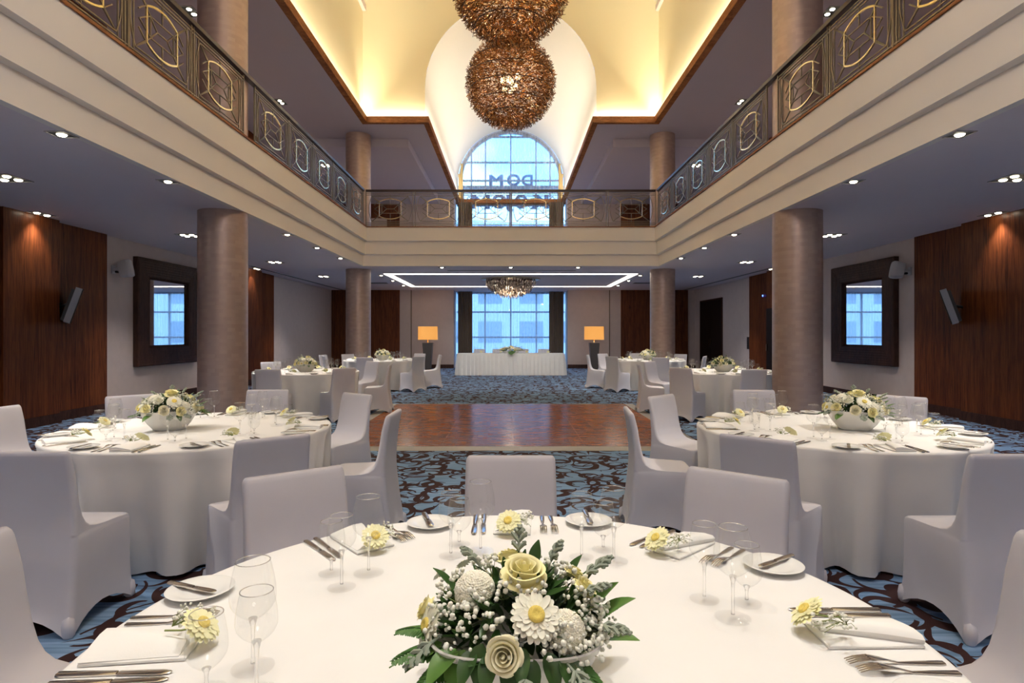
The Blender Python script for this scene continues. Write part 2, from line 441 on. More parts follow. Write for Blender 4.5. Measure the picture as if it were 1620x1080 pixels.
struct(w, 'wall_gable', M['cream'], 0)
w = MB()                                                  # roof and cornice of the nave
for s in (-1, 1):
    w.quad((s*(XN+.1),Y0,10.34),(s*(XN+.1),YN+.1,10.34),(0,YN+.1,10.45+XN*1.1),(0,Y0,10.45+XN*1.1))
struct(w, 'ceiling_roof', M['niche'], 0)
for s, nm in ((-1,'left'),(1,'right')):
    w = MB(); w.bx(min(s*XN,s*(XN-.09)), max(s*XN,s*(XN-.09)), Y0, YN, 10.3, 10.46); struct(w, 'trim_cornice_'+nm, M['ceiling'])
# barrel vault over the far bay
rings = []
prof = [(-RV, ZU+.03)] + [(-RV*math.cos(PI*i/36), ZV + RV*math.sin(PI*i/36)) for i in range(37)] + [(RV, ZU+.03)]
w = MB().loft([[(x, y, z) for x, z in prof] for y in (YN, YW)], close=False)
struct(w, 'ceiling_vault', M['niche'], 40)
w = MB().bx(-2.42, 2.42, YW, YW+.12, ZC, ZB+.02)           # slab edge between the two windows
w.bx(-2.42, 2.42, 26.63, YW, ZU+.0, ZU+.14)                # beam under the arched window
struct(w, 'trim_4', M['woodtrim'], 20)
# mullioned windows
def window(name, zb, zt, arch, verticals, horizontals, label):
    root = empty(name, (0, YW, zb)); tag(root, label, 'window', kind='structure')
    f = MB(); rv = RV - .02
    def top(x): return ZV + math.sqrt(max(0, rv*rv - x*x)) if arch else zt
    xw = rv if arch else 2.4
    for x in verticals: f.bx(x-.03, x+.03, -.05, .05, 0, top(x) - zb)
    for z in horizontals:
        hw = xw if (not arch or z <= ZV) else math.sqrt(rv*rv - (z-ZV)**2)
        f.bx(-hw, hw, -.045, .045, z-.035-zb, z+.035-zb)
    if arch:
        a0 = [(-rv*math.cos(PI*i/40), -.06, ZV + rv*math.sin(PI*i/40) - zb) for i in range(41)]
        ri = rv - .17
        a1 = [(-ri*math.cos(PI*i/40), -.06, ZV - .0 + ri*math.sin(PI*i/40) - zb) for i in range(41)]
        b1 = [(x, .06, z) for x, y, z in a1]
        f.loft([a0, a1, b1], close=False)
        for s in (-1, 1): f.bx(s*rv-.06 if s>0 else -rv-.0, s*rv if s>0 else -rv+.06, -.06, .06, 0, ZV-zb)
    else:
        f.bx(-xw, xw, -.06, .06, 0, .08); f.bx(-xw, xw, -.06, .06, zt-zb-.08, zt-zb)
    f.build('window_frame', M['frame'], root, 30)
    g = MB()
    if arch:
        pts = [(-rv, .0, 0)] + [(-rv*math.cos(PI*i/40), .0, ZV + rv*math.sin(PI*i/40) - zb) for i in range(41)] + [(rv, .0, 0)]
        g.add(pts, [tuple(range(len(pts)))])
    else: g.quad((-xw,0,0),(xw,0,0),(xw,0,zt-zb),(-xw,0,zt-zb))
    g.build('window_pane', M['pane'], root, 0)
    return root
window('window_1', 0.0, ZC, False, (-1.14, 0, 1.14), (1.30, 2.42), 'tall ground floor window behind the head table, blue dusk outside')
window('window_2', ZB, ZU, False, (-1.14, 0, 1.14), (5.4,), 'upper floor window seen through the far balcony railing')
window('window_3', ZU+.14, 0, True, (-1.75, -1.12, 0, 1.12, 1.75), (8.0, 8.26, 9.07, 10.2), 'large arched window under the vault, blue sky behind it')

# ------------------------------------------------------------------ outside
def facade():
    t = NT('dusk_facade'); b = t.bsdf(Roughness=.8); p = t.pos()
    br = t.n('ShaderNodeTexBrick', offset=0); br.inputs['Scale'].default_value = 1
    br.inputs['Brick Width'].default_value = 3.4; br.inputs['Row Height'].default_value = 3.2; br.inputs['Mortar Size'].default_value = .75
    br.inputs['Color1'].default_value = (.34,.36,.40,1); br.inputs['Color2'].default_value = (.44,.47,.52,1); br.inputs['Mortar'].default_value = (.72,.72,.72,1)
    sp = t.n('ShaderNodeSeparateXYZ'); t.l(p, sp.inputs[0]); cb = t.n('ShaderNodeCombineXYZ'); t.l(sp.outputs[0], cb.inputs[0]); t.l(sp.outputs[2], cb.inputs[1])
    t.l(cb.outputs[0], br.inputs['Vector']); t.l(br.outputs['Color'], b.inputs['Base Color']); return t.m
b_ = MB().bx(-30, 30, 50, 60, -6, 10.5).build('opposite_building', facade(), None, 0)
tag(b_, 'pale building across the street seen through the ground floor window', 'building', kind='structure')
g_ = MB().bx(-60, 60, 27.3, 80, -.5, -.21).build('street', simple('asphalt', (.10,.10,.11), .8, 0, (2,.2)), None, 0); g_['kind'] = 'structure'
M['signblue'] = simple('dark_blue_sign_letter', (.05,.10,.28), .5, 0, (5,.1))
def letter(ch, px0, px1, py0, py1, Y, label):
    """sign letters stand outside the glass and read from the street, so from here they are mirrored"""
    cu = bpy.data.curves.new('c', 'FONT'); cu.body = ch; cu.extrude = .03; cu.bevel_depth = .03; cu.align_x = 'CENTER'
    o = bpy.data.objects.new('c', cu); COL.objects.link(o)
    bpy.context.view_layer.update()
    me = bpy.data.meshes.new_from_object(o.evaluated_get(bpy.context.evaluated_depsgraph_get()))
    bpy.data.objects.remove(o)
    xs_ = [v.co.x for v in me.vertices]; ys_ = [v.co.y for v in me.vertices]
    sx = (px1-px0)/(max(xs_)-min(xs_)); sy = (py1-py0)/(max(ys_)-min(ys_))
    mx_ = (max(xs_)+min(xs_))/2; my = min(ys_)
    for v in me.vertices: v.co = Vector((-(v.co.x-mx_)*sx, v.co.z, (v.co.y-my)*sy))
    me.flip_normals(); me.materials.clear(); me.materials.append(M['signblue'])
    o = bpy.data.objects.new('sign_letter', me); COL.objects.link(o)
    o.location = ((px0+px1)/2, Y, py0)
    tag(o, label, 'sign letter', 'letters of the rooftop sign outside')
    return o
YS = 27.9
def wx(px): return (px-808)*YS/FPX
def wz(py): return H_EYE + (528-py)*YS/FPX
for ch, a, b, y0, y1, lb in (('M',774,796,294,276.5,'mirrored letter M of the upper sign row behind the arched window'), ('O',802,823,294,275.5,'mirrored letter O of the upper sign row behind the arched window'), ('D',825,843,294,276.5,'mirrored letter D of the upper sign row behind the arched window')):
    letter(ch, wx(a), wx(b), wz(y0), wz(y1), YS, lb)
for ch, a, b, y0, y1, lb in (('M',746,775,330,308,'mirrored letter M of the lower sign row, cut by the wooden beam'), ('O',778,801,330,308,'mirrored letter O beside M in the lower sign row'), ('J',801,812,335,308,'mirrored letter J with its hook below the lower sign row'), ('O',814,835,330,308,'mirrored letter O beside K in the lower sign row'), ('K',838,868,330,308,'mirrored letter K of the lower sign row, cut by the wooden beam')):
    letter(ch, wx(a), wx(b), wz(y0), wz(y1), YS, lb)
o = MB().bx(-2.5, 2.5, YS-.05, YS+.05, wz(300), wz(294)).bx(-2.5,2.5,YS-.02,YS+.02,wz(306),wz(304)).build('sign_rail', simple('pale_sign_rail',(.45,.40,.36),.5,0,(3,.1)), None, 0)
tag(o, 'pale rail under the mirrored sign letters outside the arched window', 'sign rail')

# ------------------------------------------------------------------ curtains
def wavy(name, mat, x0, x1, z0, z1, y, folds, amp, label, cat, shape=None, group=None):
    mb = MB(); n = folds*8
    def ring(z, k): return [(x0 + (x1-x0)*i/n, y + amp*k*(math.sin(2*PI*folds*i/n) + .4*math.sin(2*PI*folds*.37*i/n+1)), z) for i in range(n+1)]
    if shape is None:
        mb.loft([ring(z0 + (z1-z0)*j/6, 1) for j in range(7)], close=False)
    else:
        cols = []
        for i in range(n+1):
            x = x0 + (x1-x0)*i/n; yy = y + amp*math.sin(2*PI*folds*i/n); zt = shape(x)
            cols.append([(x, yy, z0), (x, yy, (z0+zt)/2), (x, yy, zt)])
        mb.loft(cols, close=False)
    o = mb.build(name, mat, None, 180)
    return tag(o, label, cat, group)
wavy('sheer_curtain', M['sheer'], -2.36, 2.36, .02, ZC-.02, 26.75, 34, .035, 'white sheer curtain across the ground floor window behind the head table', 'curtain')
wavy('sheer_curtain', M['sheer'], -2.36, 2.36, ZB+.02, ZU-.02, 26.8, 34, .03, 'white sheer curtain across the upper floor window behind the far railing', 'curtain')
wavy('sheer_curtain', M['sheer'], -2.24, 2.24, ZU+.16, 0, 26.83, 34, .03, 'white sheer curtain hanging inside the large arched window', 'curtain', shape=lambda x: ZV + math.sqrt(max(0, 2.24**2 - x*x)))
for s, nm in ((-1, 'left-side'), (1, 'right-side')):
    a, b = sorted((s*1.67, s*2.3))
    wavy('curtain', M['curtain'], a, b, .02, ZC-.01, 26.45, 7, .05, 'taupe drape gathered at the %s edge of the ground floor window' % nm, 'curtain', group='taupe drapes beside the windows')
    wavy('curtain', M['curtain'], a, b, ZB+.02, ZU-.01, 26.45, 7, .05, 'taupe drape gathered at the %s edge of the upper floor window' % nm, 'curtain', group='taupe drapes beside the windows')
    a, b = sorted((s*2.10, s*2.31))
    wavy('curtain', M['goldcurtain'], a, b, ZU+.15, 9.3, 26.72, 3, .03, 'narrow golden curtain edge at the %s foot of the arched window' % nm, 'curtain', shape=lambda x: 8.95 if abs(x) < 2.2 else 8.5, group='golden curtain edges of the arched window')

# ------------------------------------------------------------------ wood wall panels, doors, baseboards, far wall
def panel(name, x0, x1, y0, y1, z0, z1, mat, label, cat='wall panel'):
    return struct(MB().bx(x0, x1, y0, y1, z0, z1), name, mat, 20, label, cat)
for (z0, z1, fl) in ((0, ZC, 'ground floor'), (ZB, ZU, 'balcony level')):
    for s, W, nm in ((-1, WL, 'left'), (1, WR, 'right')):
        def px(d): return sorted((W, W - s*d))
        a, b = px(.22)
        if fl == 'ground floor' or True:
            panel('wall_panel', a, b, 8.85, 9.95 if s < 0 else 10.25, z0, z1, M['wood'], None)
            a2, b2 = px(.07); panel('wall_panel', a2, b2, 9.95 if s < 0 else 10.25, 11.35 if s < 0 else 11.67, z0, z1, M['wood'], None)
            panel('wall_panel', a, b, 16.4, 18.05, z0, z1, M['wood'], None)
            panel('wall_panel', a2, b2, 18.05, 19.35 if s < 0 else 19.75, z0, z1, M['wood'], None)
            a3, b3 = px(.05); panel('wall_panel', a3, b3, 8.2, 8.85, z0, z1, M['black'], None)  # near-black strip: shade of the gap between panels, put into the colour
            panel('wall_panel', a, b, 6.4, 8.2, z0, z1, M['wood'], None)
panel('wall_panel', WL+.02, -4.72, YF-.06, YF, 0, ZC, M['wood'], None)
panel('wall_panel', 4.68, 7.52, YF-.06, YF, 0, ZC, M['wood'], None)
panel('wall_panel', WL+.02, -4.72, YF-.06, YF, ZB, 6.96, M['wood'], None)
panel('wall_panel', 4.68, 7.52, YF-.06, YF, ZB, 6.96, M['wood'], None)
# flat doorway panels behind the balcony; the left's pale colour stands for lit room
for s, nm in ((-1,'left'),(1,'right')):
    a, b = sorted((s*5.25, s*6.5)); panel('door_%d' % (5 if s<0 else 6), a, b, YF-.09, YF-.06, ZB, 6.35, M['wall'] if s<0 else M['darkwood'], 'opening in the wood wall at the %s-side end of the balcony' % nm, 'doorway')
for x in (-4.23, 4.20):
    panel('trim_strip', x-.02, x+.02, YF-.02, YF, .16, ZC, M['bronze'], None)
# dark double door, switch plate and inset door on the right-side wall
d = empty('door_1', (WR, 22.4, 0)); tag(d, 'dark double door in the right-side wall towards the far end', 'door', kind='structure')
MB().bx(-.05, 0, 0, .045, 0, 2.80).bx(-.05, 0, 2.525, 2.57, 0, 2.80).bx(-.05, 0, .045, 2.525, 2.74, 2.80).build('door_frame', M['darkwood'], d, 20)
for k in (0, 1):
    lf = MB().bx(-.035, 0, .05+1.24*k, .05+1.235*(k+1), 0, 2.735).build('door_leaf', M['door'], d, 20)
    MB().bx(-.075, -.035, 1.16+.2*k, 1.19+.2*k, .95, 1.25).build('door_handle', M['steel'], lf, 20)
d = empty('door_2', (WR-.22, 17.0, 0)); tag(d, 'narrow black door in the wood panel beside the right-side column', 'door', kind='structure')
MB().bx(-.03, 0, 0, 1.0, 0, 2.2).build('door_leaf', M['door'], d, 20)
MB().bx(-.07, -.03, .9, .93, .95, 1.15).build('door_handle', M['steel'], d, 20)
sw = MB().bx(WR-.03, WR, 19.85, 20.05, .95, 1.35).build('switch_panel', M['blackplastic'], None, 20); tag(sw, 'small dark switch panel on the right-side wall by the wood panelling', 'switch')
il = MB().lathe([(0,0),(.028,0),(.028,.012),(0,.012)], 12, Matrix.Translation((WR-.10, 18.6, 2.62)) @ Matrix.Rotation(R(-90),4,'Y')).build('wall_mounted_light', M['bluelamp'], None, 40); tag(il, 'tiny blue indicator light high on the right-side wood panel', 'light')
# baseboards
for s, W, nm in ((-1, WL, 'left'), (1, WR, 'right')):
    mb = MB()
    for y0, y1, d_ in ((Y0,6.4,.03),(6.4,8.2,.26),(8.85,9.95 if s<0 else 10.25,.26),(9.95 if s<0 else 10.25,11.35 if s<0 else 11.67,.11),(11.35 if s<0 else 11.67,16.4,.035),(16.4,18.05 if s<0 else 17.0,.26),(18.05,19.35,.11),(19.35,22.4 if s>0 else YF,.035)):
        a, b = sorted((W, W - s*d_)); mb.bx(a, b, y0, y1, 0, .155)
    struct(mb, 'baseboard_'+nm, M['darkwood'], 20)
mb = MB().bx(WL, -2.42, YF-.09, YF, 0, .15).bx(2.42, WR, YF-.09, YF, 0, .15); struct(mb, 'baseboard_far', M['darkwood'], 20)

# ------------------------------------------------------------------ columns
def column(x, y, z0, z1, r=.355):
    o = MB().lathe([(r,0),(r,z1-z0)], 64).build('column', M['column'], None, 180); o.location = (x,y,z0); o['kind'] = 'structure'
    return o
for x in (-4.42, 4.40):
    for y in (9.32, 17.6):
        column(x, y, 0, ZC); column(x, y, ZB, ZU)

# ------------------------------------------------------------------ dance floor
df = empty('dance_floor', (0, 0, 0)); tag(df, 'glossy red-brown parquet dance floor laid on the carpet with a pale metal edge', 'dance floor')
DX, D0, D1 = 2.32, 7.72, 12.35
MB().bx(-DX, DX, D0, D1, 0, .022).build('parquet', M['parquet'], df, 0)
def edge(pts):
    MB().add([(x,y,0) for x,y in pts]+[(x,y,.021 if i in (0,1) else .004) for i,(x,y) in enumerate(pts)], [(4,5,6,7),(0,1,5,4),(1,2,6,5),(2,3,7,6),(3,0,4,7)]).build('edge_strip', M['floortrim'], df, 0)
q = .2
edge([(DX,D0),(-DX,D0),(-DX-q,D0-q),(DX+q,D0-q)]); edge([(-DX,D1),(DX,D1),(DX+q,D1+q),(-DX-q,D1+q)])
edge([(-DX,D0),(-DX,D1),(-DX-q,D1+q),(-DX-q,D0-q)]); edge([(DX,D1),(DX,D0),(DX+q,D0-q),(DX+q,D1+q)])

# ------------------------------------------------------------------ balcony railings
def arc(a, b, sag, n=10):
    """points a->b in the (u,v) plane bowed by sag along the normal"""
    (u0,v0),(u1,v1) = a,b; L = math.hypot(u1-u0, v1-v0); nx, ny = -(v1-v0)/L, (u1-u0)/L
    return [(u0+(u1-u0)*t+nx*sag*4*t*(1-t), v0+(v1-v0)*t+ny*sag*4*t*(1-t)) for t in [i/n for i in range(n+1)]]
def panel_meshes(W, slim):
    """scrollwork of one railing bay of width W in local x (along) and z (up), with the brass medallion"""
    h = W/2
    k = h/.66
    P = MB(); B = MB()
    def S(pts, r=.0075, mb=P): mb.tube([(u, 0, v) for u, v in pts], r*1.35, 4, up=(0,1,0))
    mu = .30*k; cu_ = .50*k
    # medallion
    S(arc((-mu,.70),(mu,.70),.075)+arc((mu,.70),(mu,.30),0,1)+arc((mu,.30),(-mu,.30),.075)+[(-mu,.70)], .0105, B)
    for s in (-1, 1):
        S(arc((s*cu_,.84),(s*cu_,.16), s*.085))                  # bowed side
        S([(s*cu_,.84),(s*mu,.70)]); S([(s*cu_,.16),(s*mu,.30)])
        S([(s*cu_,.84),(s*.20*k,.60)]); S([(s*cu_,.16),(s*.20*k,.40)])
        S([(s*.43*k,.50),(s*.23*k,.62)]); S([(s*.43*k,.50),(s*.23*k,.38)])
        S([(s*.23*k,.62),(s*.23*k,.38)])
        S([(s*.10*k,.50),(s*.23*k,.62)]); S([(s*.10*k,.50),(s*.23*k,.38)])
        if slim:
            for f in (.90, .80): S([(s*h*f,.10),(s*h*f,.88)], .007)
    S([(-.10*k,.50),(.10*k,.50)])
    S([(-.23*k,.62),(.23*k,.62)]); S([(-.23*k,.38),(.23*k,.38)])
    S([(0,.62),(0,.86)]); S([(0,.38),(0,.14)])
    S(arc((-.44*k,.60),(.44*k,.60),.19)); S(arc((.44*k,.40),(-.44*k,.40),.19))
    S([(-cu_,.84),(cu_,.84)]); S(arc((-cu_,.16),(cu_,.16),.0,1))
    return P, B
PANELS = {}
def railing(name, posts, gaps, to_world, rz, label, slim):
    root = empty(name, (0,0,0)); tag(root, label, 'railing', 'balcony railings')
    a, b = posts[0], posts[-1]
    hr = MB().bx(a, b, -.045, .045, .965, 1.02); o = hr.build('handrail', M['rail'], root, 30)
    for z in (.93, .885, .10, .055):
        pass
    segs = []; 
    for i in range(len(posts)-1):
        if (i in gaps): continue
        segs.append((posts[i], posts[i+1]))
    for z in (.925, .88, .11, .06):
        mb = MB()
        for u0, u1 in segs: mb.bx(u0, u1, -.008, .008, z-.008, z+.008)
        mb.build('rail_bar', M['bronze'], root, 0)
    for i, u in enumerate(posts):
        mb = MB()
        for d_ in ((-.028, .028) if 0 < i < len(posts)-1 and (i not in gaps and i-1 not in gaps) else (0,)):
            mb.bx(u+d_-.011, u+d_+.011, -.011, .011, 0, .97)
        mb.build('post', M['bronze'], root, 0)
    for u0, u1 in segs:
        W = round(u1-u0, 2); key = (round(W, 1), slim)
        if key not in PANELS:
            P, B = panel_meshes(W, slim)
            p = P.build('scroll_panel', M['bronze'], root, 40); m_ = B.build('medallion', M['brass'], p, 40)
            m_['label'] = 'polished brass medallion outline'
            PANELS[key] = p
        else: p = copy_tree(PANELS[key], root)
        p.location = ((u0+u1)/2, 0, 0)
    root.location = to_world; root.rotation_euler = (0,0,rz)
    return root
side_posts = [1.5, 2.3, 3.66, 5.0, 6.34, 7.66, 9.12, 9.52, 10.99, 12.33, 13.73, 15.1, 16.54]
railing('balcony_railing', side_posts, (6,), (-4.02, 0, ZB+.03), R(90), 'bronze scrollwork railing along the left-side balcony with brass medallions', True)
railing('balcony_railing', side_posts, (6,), (4.02, 0, ZB+.03), R(90), 'bronze scrollwork railing along the right-side balcony with brass medallions', True)
railing('balcony_railing', [-3.96, -2.64, -1.32, 0, 1.32, 2.64, 3.96], (), (0, 16.61, ZB+.03), 0, 'bronze scrollwork railing across the far balcony in front of the window', False)
# ------------------------------------------------------------------ ceiling fixtures and their light
WARM = (1, .925, .90)
def spot(x, y, z, power, angle=95, blend=.8, col=WARM, aim=None, size=.05):
    l = bpy.data.lights.new('spot', 'SPOT'); l.energy = power; l.spot_size = R(angle); l.spot_blend = blend; l.color = col; l.shadow_soft_size = size
    o = bpy.data.objects.new('spot_light', l); COL.objects.link(o); o.location = (x, y, z)
    if aim is not None:
        d = Vector(aim) - Vector((x, y, z)); o.rotation_euler = d.to_track_quat('-Z', 'Y').to_euler()
    return o
def make_fixture(name, cells, half, label):
    root = empty(name); tag(root, label, 'ceiling light')
    hs = half
    MB().bx(-hs[0], hs[0], -hs[1], hs[1], -.006, .0).build('housing', M['fixture'], root, 0)
    e = MB()
    for a,b,c,d in ((-hs[0]-.012,hs[0]+.012,-hs[1]-.012,-hs[1]),(-hs[0]-.012,hs[0]+.012,hs[1],hs[1]+.012),(-hs[0]-.012,-hs[0],-hs[1],hs[1]),(hs[0],hs[0]+.012,-hs[1],hs[1])): e.bx(a,b,c,d,-.009,0)
    e.build('rim', M['fixrim'], root, 0)
    for x, y in cells:
        MB().lathe([(0,-.022),(.03,-.020),(.040,-.012),(.043,-.006)], 16).build('lamp', M['lampglow'], root, 60, (x,y,0))
    return root
single = make_fixture('single_downlight', [(0,0)], (.085,.085), 'x')
quad = make_fixture('quad_downlight', [(-.085,-.085),(.085,-.085),(-.085,.085),(.085,.085)], (.18,.18), 'x')
twin = make_fixture('twin_downlight', [(-.0,-.1),(0,.1)], (.085,.19), 'x')
def fix(proto, x, y, z, label, group, power, angle=95, aim=None):
    place(proto, USED, (x, y, z), 0, label, group)
    if power: spot(x, y, z-.04, power, angle, aim=aim)
ORD = ['first','second','third','fourth','fifth','sixth','seventh','eighth']
PW1, PW4 = 42, 110
for s, nm in ((-1,'left-side'),(1,'right-side')):
    for i, y in enumerate((3.85, 5.65, 7.4, 11.35, 13.1, 14.9)):
        fix(single, s*4.18, y, ZC, 'small square downlight under the %s balcony edge, %s one from the front' % (nm, ORD[i]), 'single downlights along the balcony edges', PW1)
    for i, (x, y) in enumerate(((6.02,7.23),(6.06,11.45),(6.1,15.7),(6.05,19.8))):
        if i == 3: y = 19.6
        fix(quad, s*x, y, ZC, 'four-lamp square downlight in the %s lower ceiling, %s one from the front' % (nm, ORD[i]), 'four-lamp downlights in the lower ceiling', PW4 if i < 3 else 100)
    W = WL if s < 0 else WR
    fix(twin, W - s*.36, 9.4, ZC, 'twin-lamp downlight washing the near wood panel on the %s wall' % nm, 'twin wall washers', 34, 85, aim=(W-s*.15, 9.4, 0))
    fix(twin, W - s*.38, 17.3, ZC, 'twin-lamp downlight washing the wood panel behind the %s column' % nm, 'twin wall washers', 24, 85, aim=(W-s*.15, 17.3, 0))
    for i, (x, y) in enumerate(((4.12,19.3),(4.12,21.2),(4.12,23.3))):
        fix(single, s*x, y, ZC, 'small downlight beside the %s light strip, %s one from the front' % (nm, ORD[i]), 'downlights beside the light strip', 44)
    for i, (x, y) in enumerate(((5.78,10.83),(5.78,15.04),(6.06,19.86))):
        fix(quad, s*x, y, ZU if i < 2 else 6.96, 'four-lamp square downlight in the upper ceiling over the %s balcony, %s one from the front' % (nm, ORD[i]), 'four-lamp downlights in the upper ceiling', 40)
for x, nm in ((-1.92,'left of centre'),(0,'in the centre'),(1.88,'right of centre')):
    nm = {'left of centre':'before the left-side half of the light strip','in the centre':'before the middle of the light strip','right of centre':'before the right-side half of the light strip'}[nm]
    fix(single, x, 16.95, ZC, 'small square downlight under the far balcony edge, ' + nm, 'downlights under the far balcony edge', PW1)
# rectangle of light strips round the lower chandelier
led = empty('light_strip', (0, 0, ZC-.003)); tag(led, 'bright rectangular light strip recessed in the far lower ceiling', 'light strip')
for a, b, c, d in ((-3.92,3.92,18.72,18.85),(-3.92,3.92,23.80,23.86),(-3.92,-3.74,18.85,23.75),(3.74,3.92,18.85,23.75)):
    MB().bx(a, b, c, d, -.012, 0).build('strip', M['led'], led, 0)
# slot vents
for i, (a, b, c, d, lb) in enumerate(((-1.84,1.9,17.75,17.83,'long slot air vent in the lower ceiling before the light strip'),(-5.3,-4.5,22.0,22.35,'rectangular air vent in the ceiling by the left-side end of the light strip'),(4.5,5.3,22.0,22.35,'rectangular air vent in the ceiling by the right-side end of the light strip'),(-7.15,-7.07,16.6,25.6,'long slot air vent along the left-side wall ceiling'),(7.3,7.38,16.6,25.6,'long slot air vent along the right-side wall ceiling'))):
    v = empty('ceiling_vent', (0,0,ZC)); tag(v, lb, 'air vent', 'slot air vents in the lower ceiling')
    MB().bx(a, b, c, d, -.006, 0).build('grille', M['fixture'], v, 0)
    mb = MB()
    for x0,x1,y0,y1 in ((a-.015,b+.015,c-.015,c),(a-.015,b+.015,d,d+.015),(a-.015,a,c,d),(b,b+.015,c,d)): mb.bx(x0,x1,y0,y1,-.01,0)
    mb.build('rim', M['fixrim'], v, 0)
# cove lights (the strips lie behind the wood band)
def cove(x, y, lx, ly, power, col=(1,.87,.60)):
    l = bpy.data.lights.new('cove', 'AREA'); l.shape = 'RECTANGLE'; l.size = lx; l.size_y = ly; l.energy = power; l.color = col
    o = bpy.data.objects.new('cove_light', l); COL.objects.link(o); o.location = (x, y, ZU+.075); o.rotation_euler = (PI,0,0)
CV = 14.5
for s in (-1, 1):
    cove(s*(XB+.085), (Y0+YB)/2, .07, YB-Y0, CV*19.5)
    cove(s*(XB+SLOT)/2, YB+.085, XB-SLOT, .07, CV*1.7)
    cove(s*(SLOT+.07), (YB+26.5)/2, .06, 9.8, CV*12, (1,.91,.78))
# daylight portal in the three windows
for z0, z1 in ((.1,ZC),(ZB,ZU),(ZU+.2,10.5)):
    l = bpy.data.lights.new('portal', 'AREA'); l.shape = 'RECTANGLE'; l.size = 4.6; l.size_y = z1-z0; l.energy = 1; l.cycles.is_portal = True
    o = bpy.data.objects.new('window_portal', l); COL.objects.link(o); o.location = (0, YW+.2, (z0+z1)/2); o.rotation_euler = (R(-90),0,0)

# ------------------------------------------------------------------ chandeliers
def stick_cloud(n, r0, r1, L, w, zmax=9, seed=1, th=.004):
    rnd = random.Random(seed); mb = MB()
    for i in range(n):
        z = 1 - 2*(i+.5)/n; a = i*2.399963 + rnd.uniform(-.3,.3); q = math.sqrt(1-z*z)
        d = Vector((q*math.cos(a), q*math.sin(a), z))
        rr = rnd.uniform(r0, r1)
        east = Vector((-math.sin(a), math.cos(a), 0)); north = d.cross(east)
        t = (east*rnd.uniform(-1,1) + north*rnd.uniform(-.45,.45) + d*rnd.uniform(-.1,.95)).normalized()
        u = t.cross(d).normalized(); v = t.cross(u)
        l = L*rnd.uniform(.6,1.15)/2; c = d*rr
        Mx = Matrix((( *t, c.x),( *u, c.y),( *v, c.z),(0,0,0,1)))
        Mx = Matrix(((t.x,u.x,v.x,c.x),(t.y,u.y,v.y,c.y),(t.z,u.z,v.z,c.z),(0,0,0,1)))
        mb.box((0,0,0),(2*l, w*rnd.uniform(.7,1.3), th), Mx)
    return mb
def ball_chandelier(loc, RB, label, proto=None):
    if proto is None:
        root = empty('ball_chandelier'); tag(root, label, 'chandelier', 'ball chandeliers hanging in the hall void')
        st = stick_cloud(15000, RB*.78, RB*.985, .075, .0085).build('stick_cloud', M['rods'], root, 0); st['kind'] = 'stuff'
        for zz in (-.78,-.52,-.2,.15,.5,.8):
            rr = RB*.93*math.sqrt(1-zz*zz)
            MB().tube([(rr*math.cos(2*PI*i/48), rr*math.sin(2*PI*i/48), RB*.93*zz) for i in range(48)], .009, 5, closed=True).build('hoop', M['rail'], root, 60)
        for k in range(7):
            a = k*2.4; p = (.16*math.cos(a)*(k>0), .16*math.sin(a)*(k>0), -.12+.045*k)
            MB().lathe([(.0,-.06),(.035,-.05),(.055,0),(.035,.05),(0,.06)], 10).build('bulb', M['bulb'], root, 60, p)
        MB().tube([(0,0,.2),(0,0,RB+7.2)], .012, 6).build('cable', M['bronze'], root, 60)
    else:
        root = copy_tree(proto)
    root.location = loc; root['label'] = label
    l = bpy.data.lights.new('bulb', 'POINT'); l.energy = 130; l.color = (1,.66,.30); l.shadow_soft_size = .12
    o = bpy.data.objects.new('bulb_light', l); COL.objects.link(o); o.location = loc
    return root
bc = ball_chandelier((0, 11.9, 6.35), .90, 'whole ball chandelier of bronze glass sticks hanging before the arched window')
b2 = ball_chandelier((0, 8.9, 6.60), .90, 'nearer ball chandelier of bronze glass sticks, cut by the top edge', bc)
b2.rotation_euler = (0,0,1.1)
cab = [c for c in bc.children if c.name.startswith('cable')]
# half ball under the lower ceiling
root = empty('crystal_chandelier', (0, 20.6, ZC)); tag(root, 'half-ball crystal chandelier hanging under the far lower ceiling above the head table', 'chandelier')
MB().lathe([(0,-.02),(1.0,-.02),(1.02,0)], 48).build('ceiling_plate', simple('pale_gold_plate', (.55,.44,.30), .35, .5, (8,.05)), root, 60)
rnd = random.Random(4); mb = MB()
for i in range(620):
    r_ = math.sqrt(rnd.random())*.86; a = rnd.uniform(0, 2*PI)
    L = .60*math.sqrt(max(0, 1-(r_/.88)**2)) * rnd.uniform(.75, 1.03) + .02
    x, y = r_*math.cos(a), r_*math.sin(a); z = -.02
    k = 0
    while z > -L:
        h = rnd.uniform(.05,.09); mb.box((x,y,z-h/2),(.016,.016,h*.8), Matrix.Translation((x,y,0)) @ Matrix.Rotation(a+k,4,'Z') @ Matrix.Translation((-x,-y,0))); z -= h; k += .7
st = mb.build('crystal_strands', M['crystal'], root, 0); st['kind'] = 'stuff'
M['bulb2'] = emit('soft_warm_bulb', (1,.80,.55), 5)
for k in range(6):
    a = k*PI/3; MB().lathe([(0,-.05),(.03,-.04),(.05,0),(.03,.05),(0,.06)], 10).build('bulb', M['bulb2'], root, 60, (.13*math.cos(a), .13*math.sin(a), -.30))
l = bpy.data.lights.new('bulb', 'POINT'); l.energy = 25; l.color = (1,.8,.55); l.shadow_soft_size = .15
o = bpy.data.objects.new('bulb_light', l); COL.objects.link(o); o.location = (0,20.6,ZC-.45)

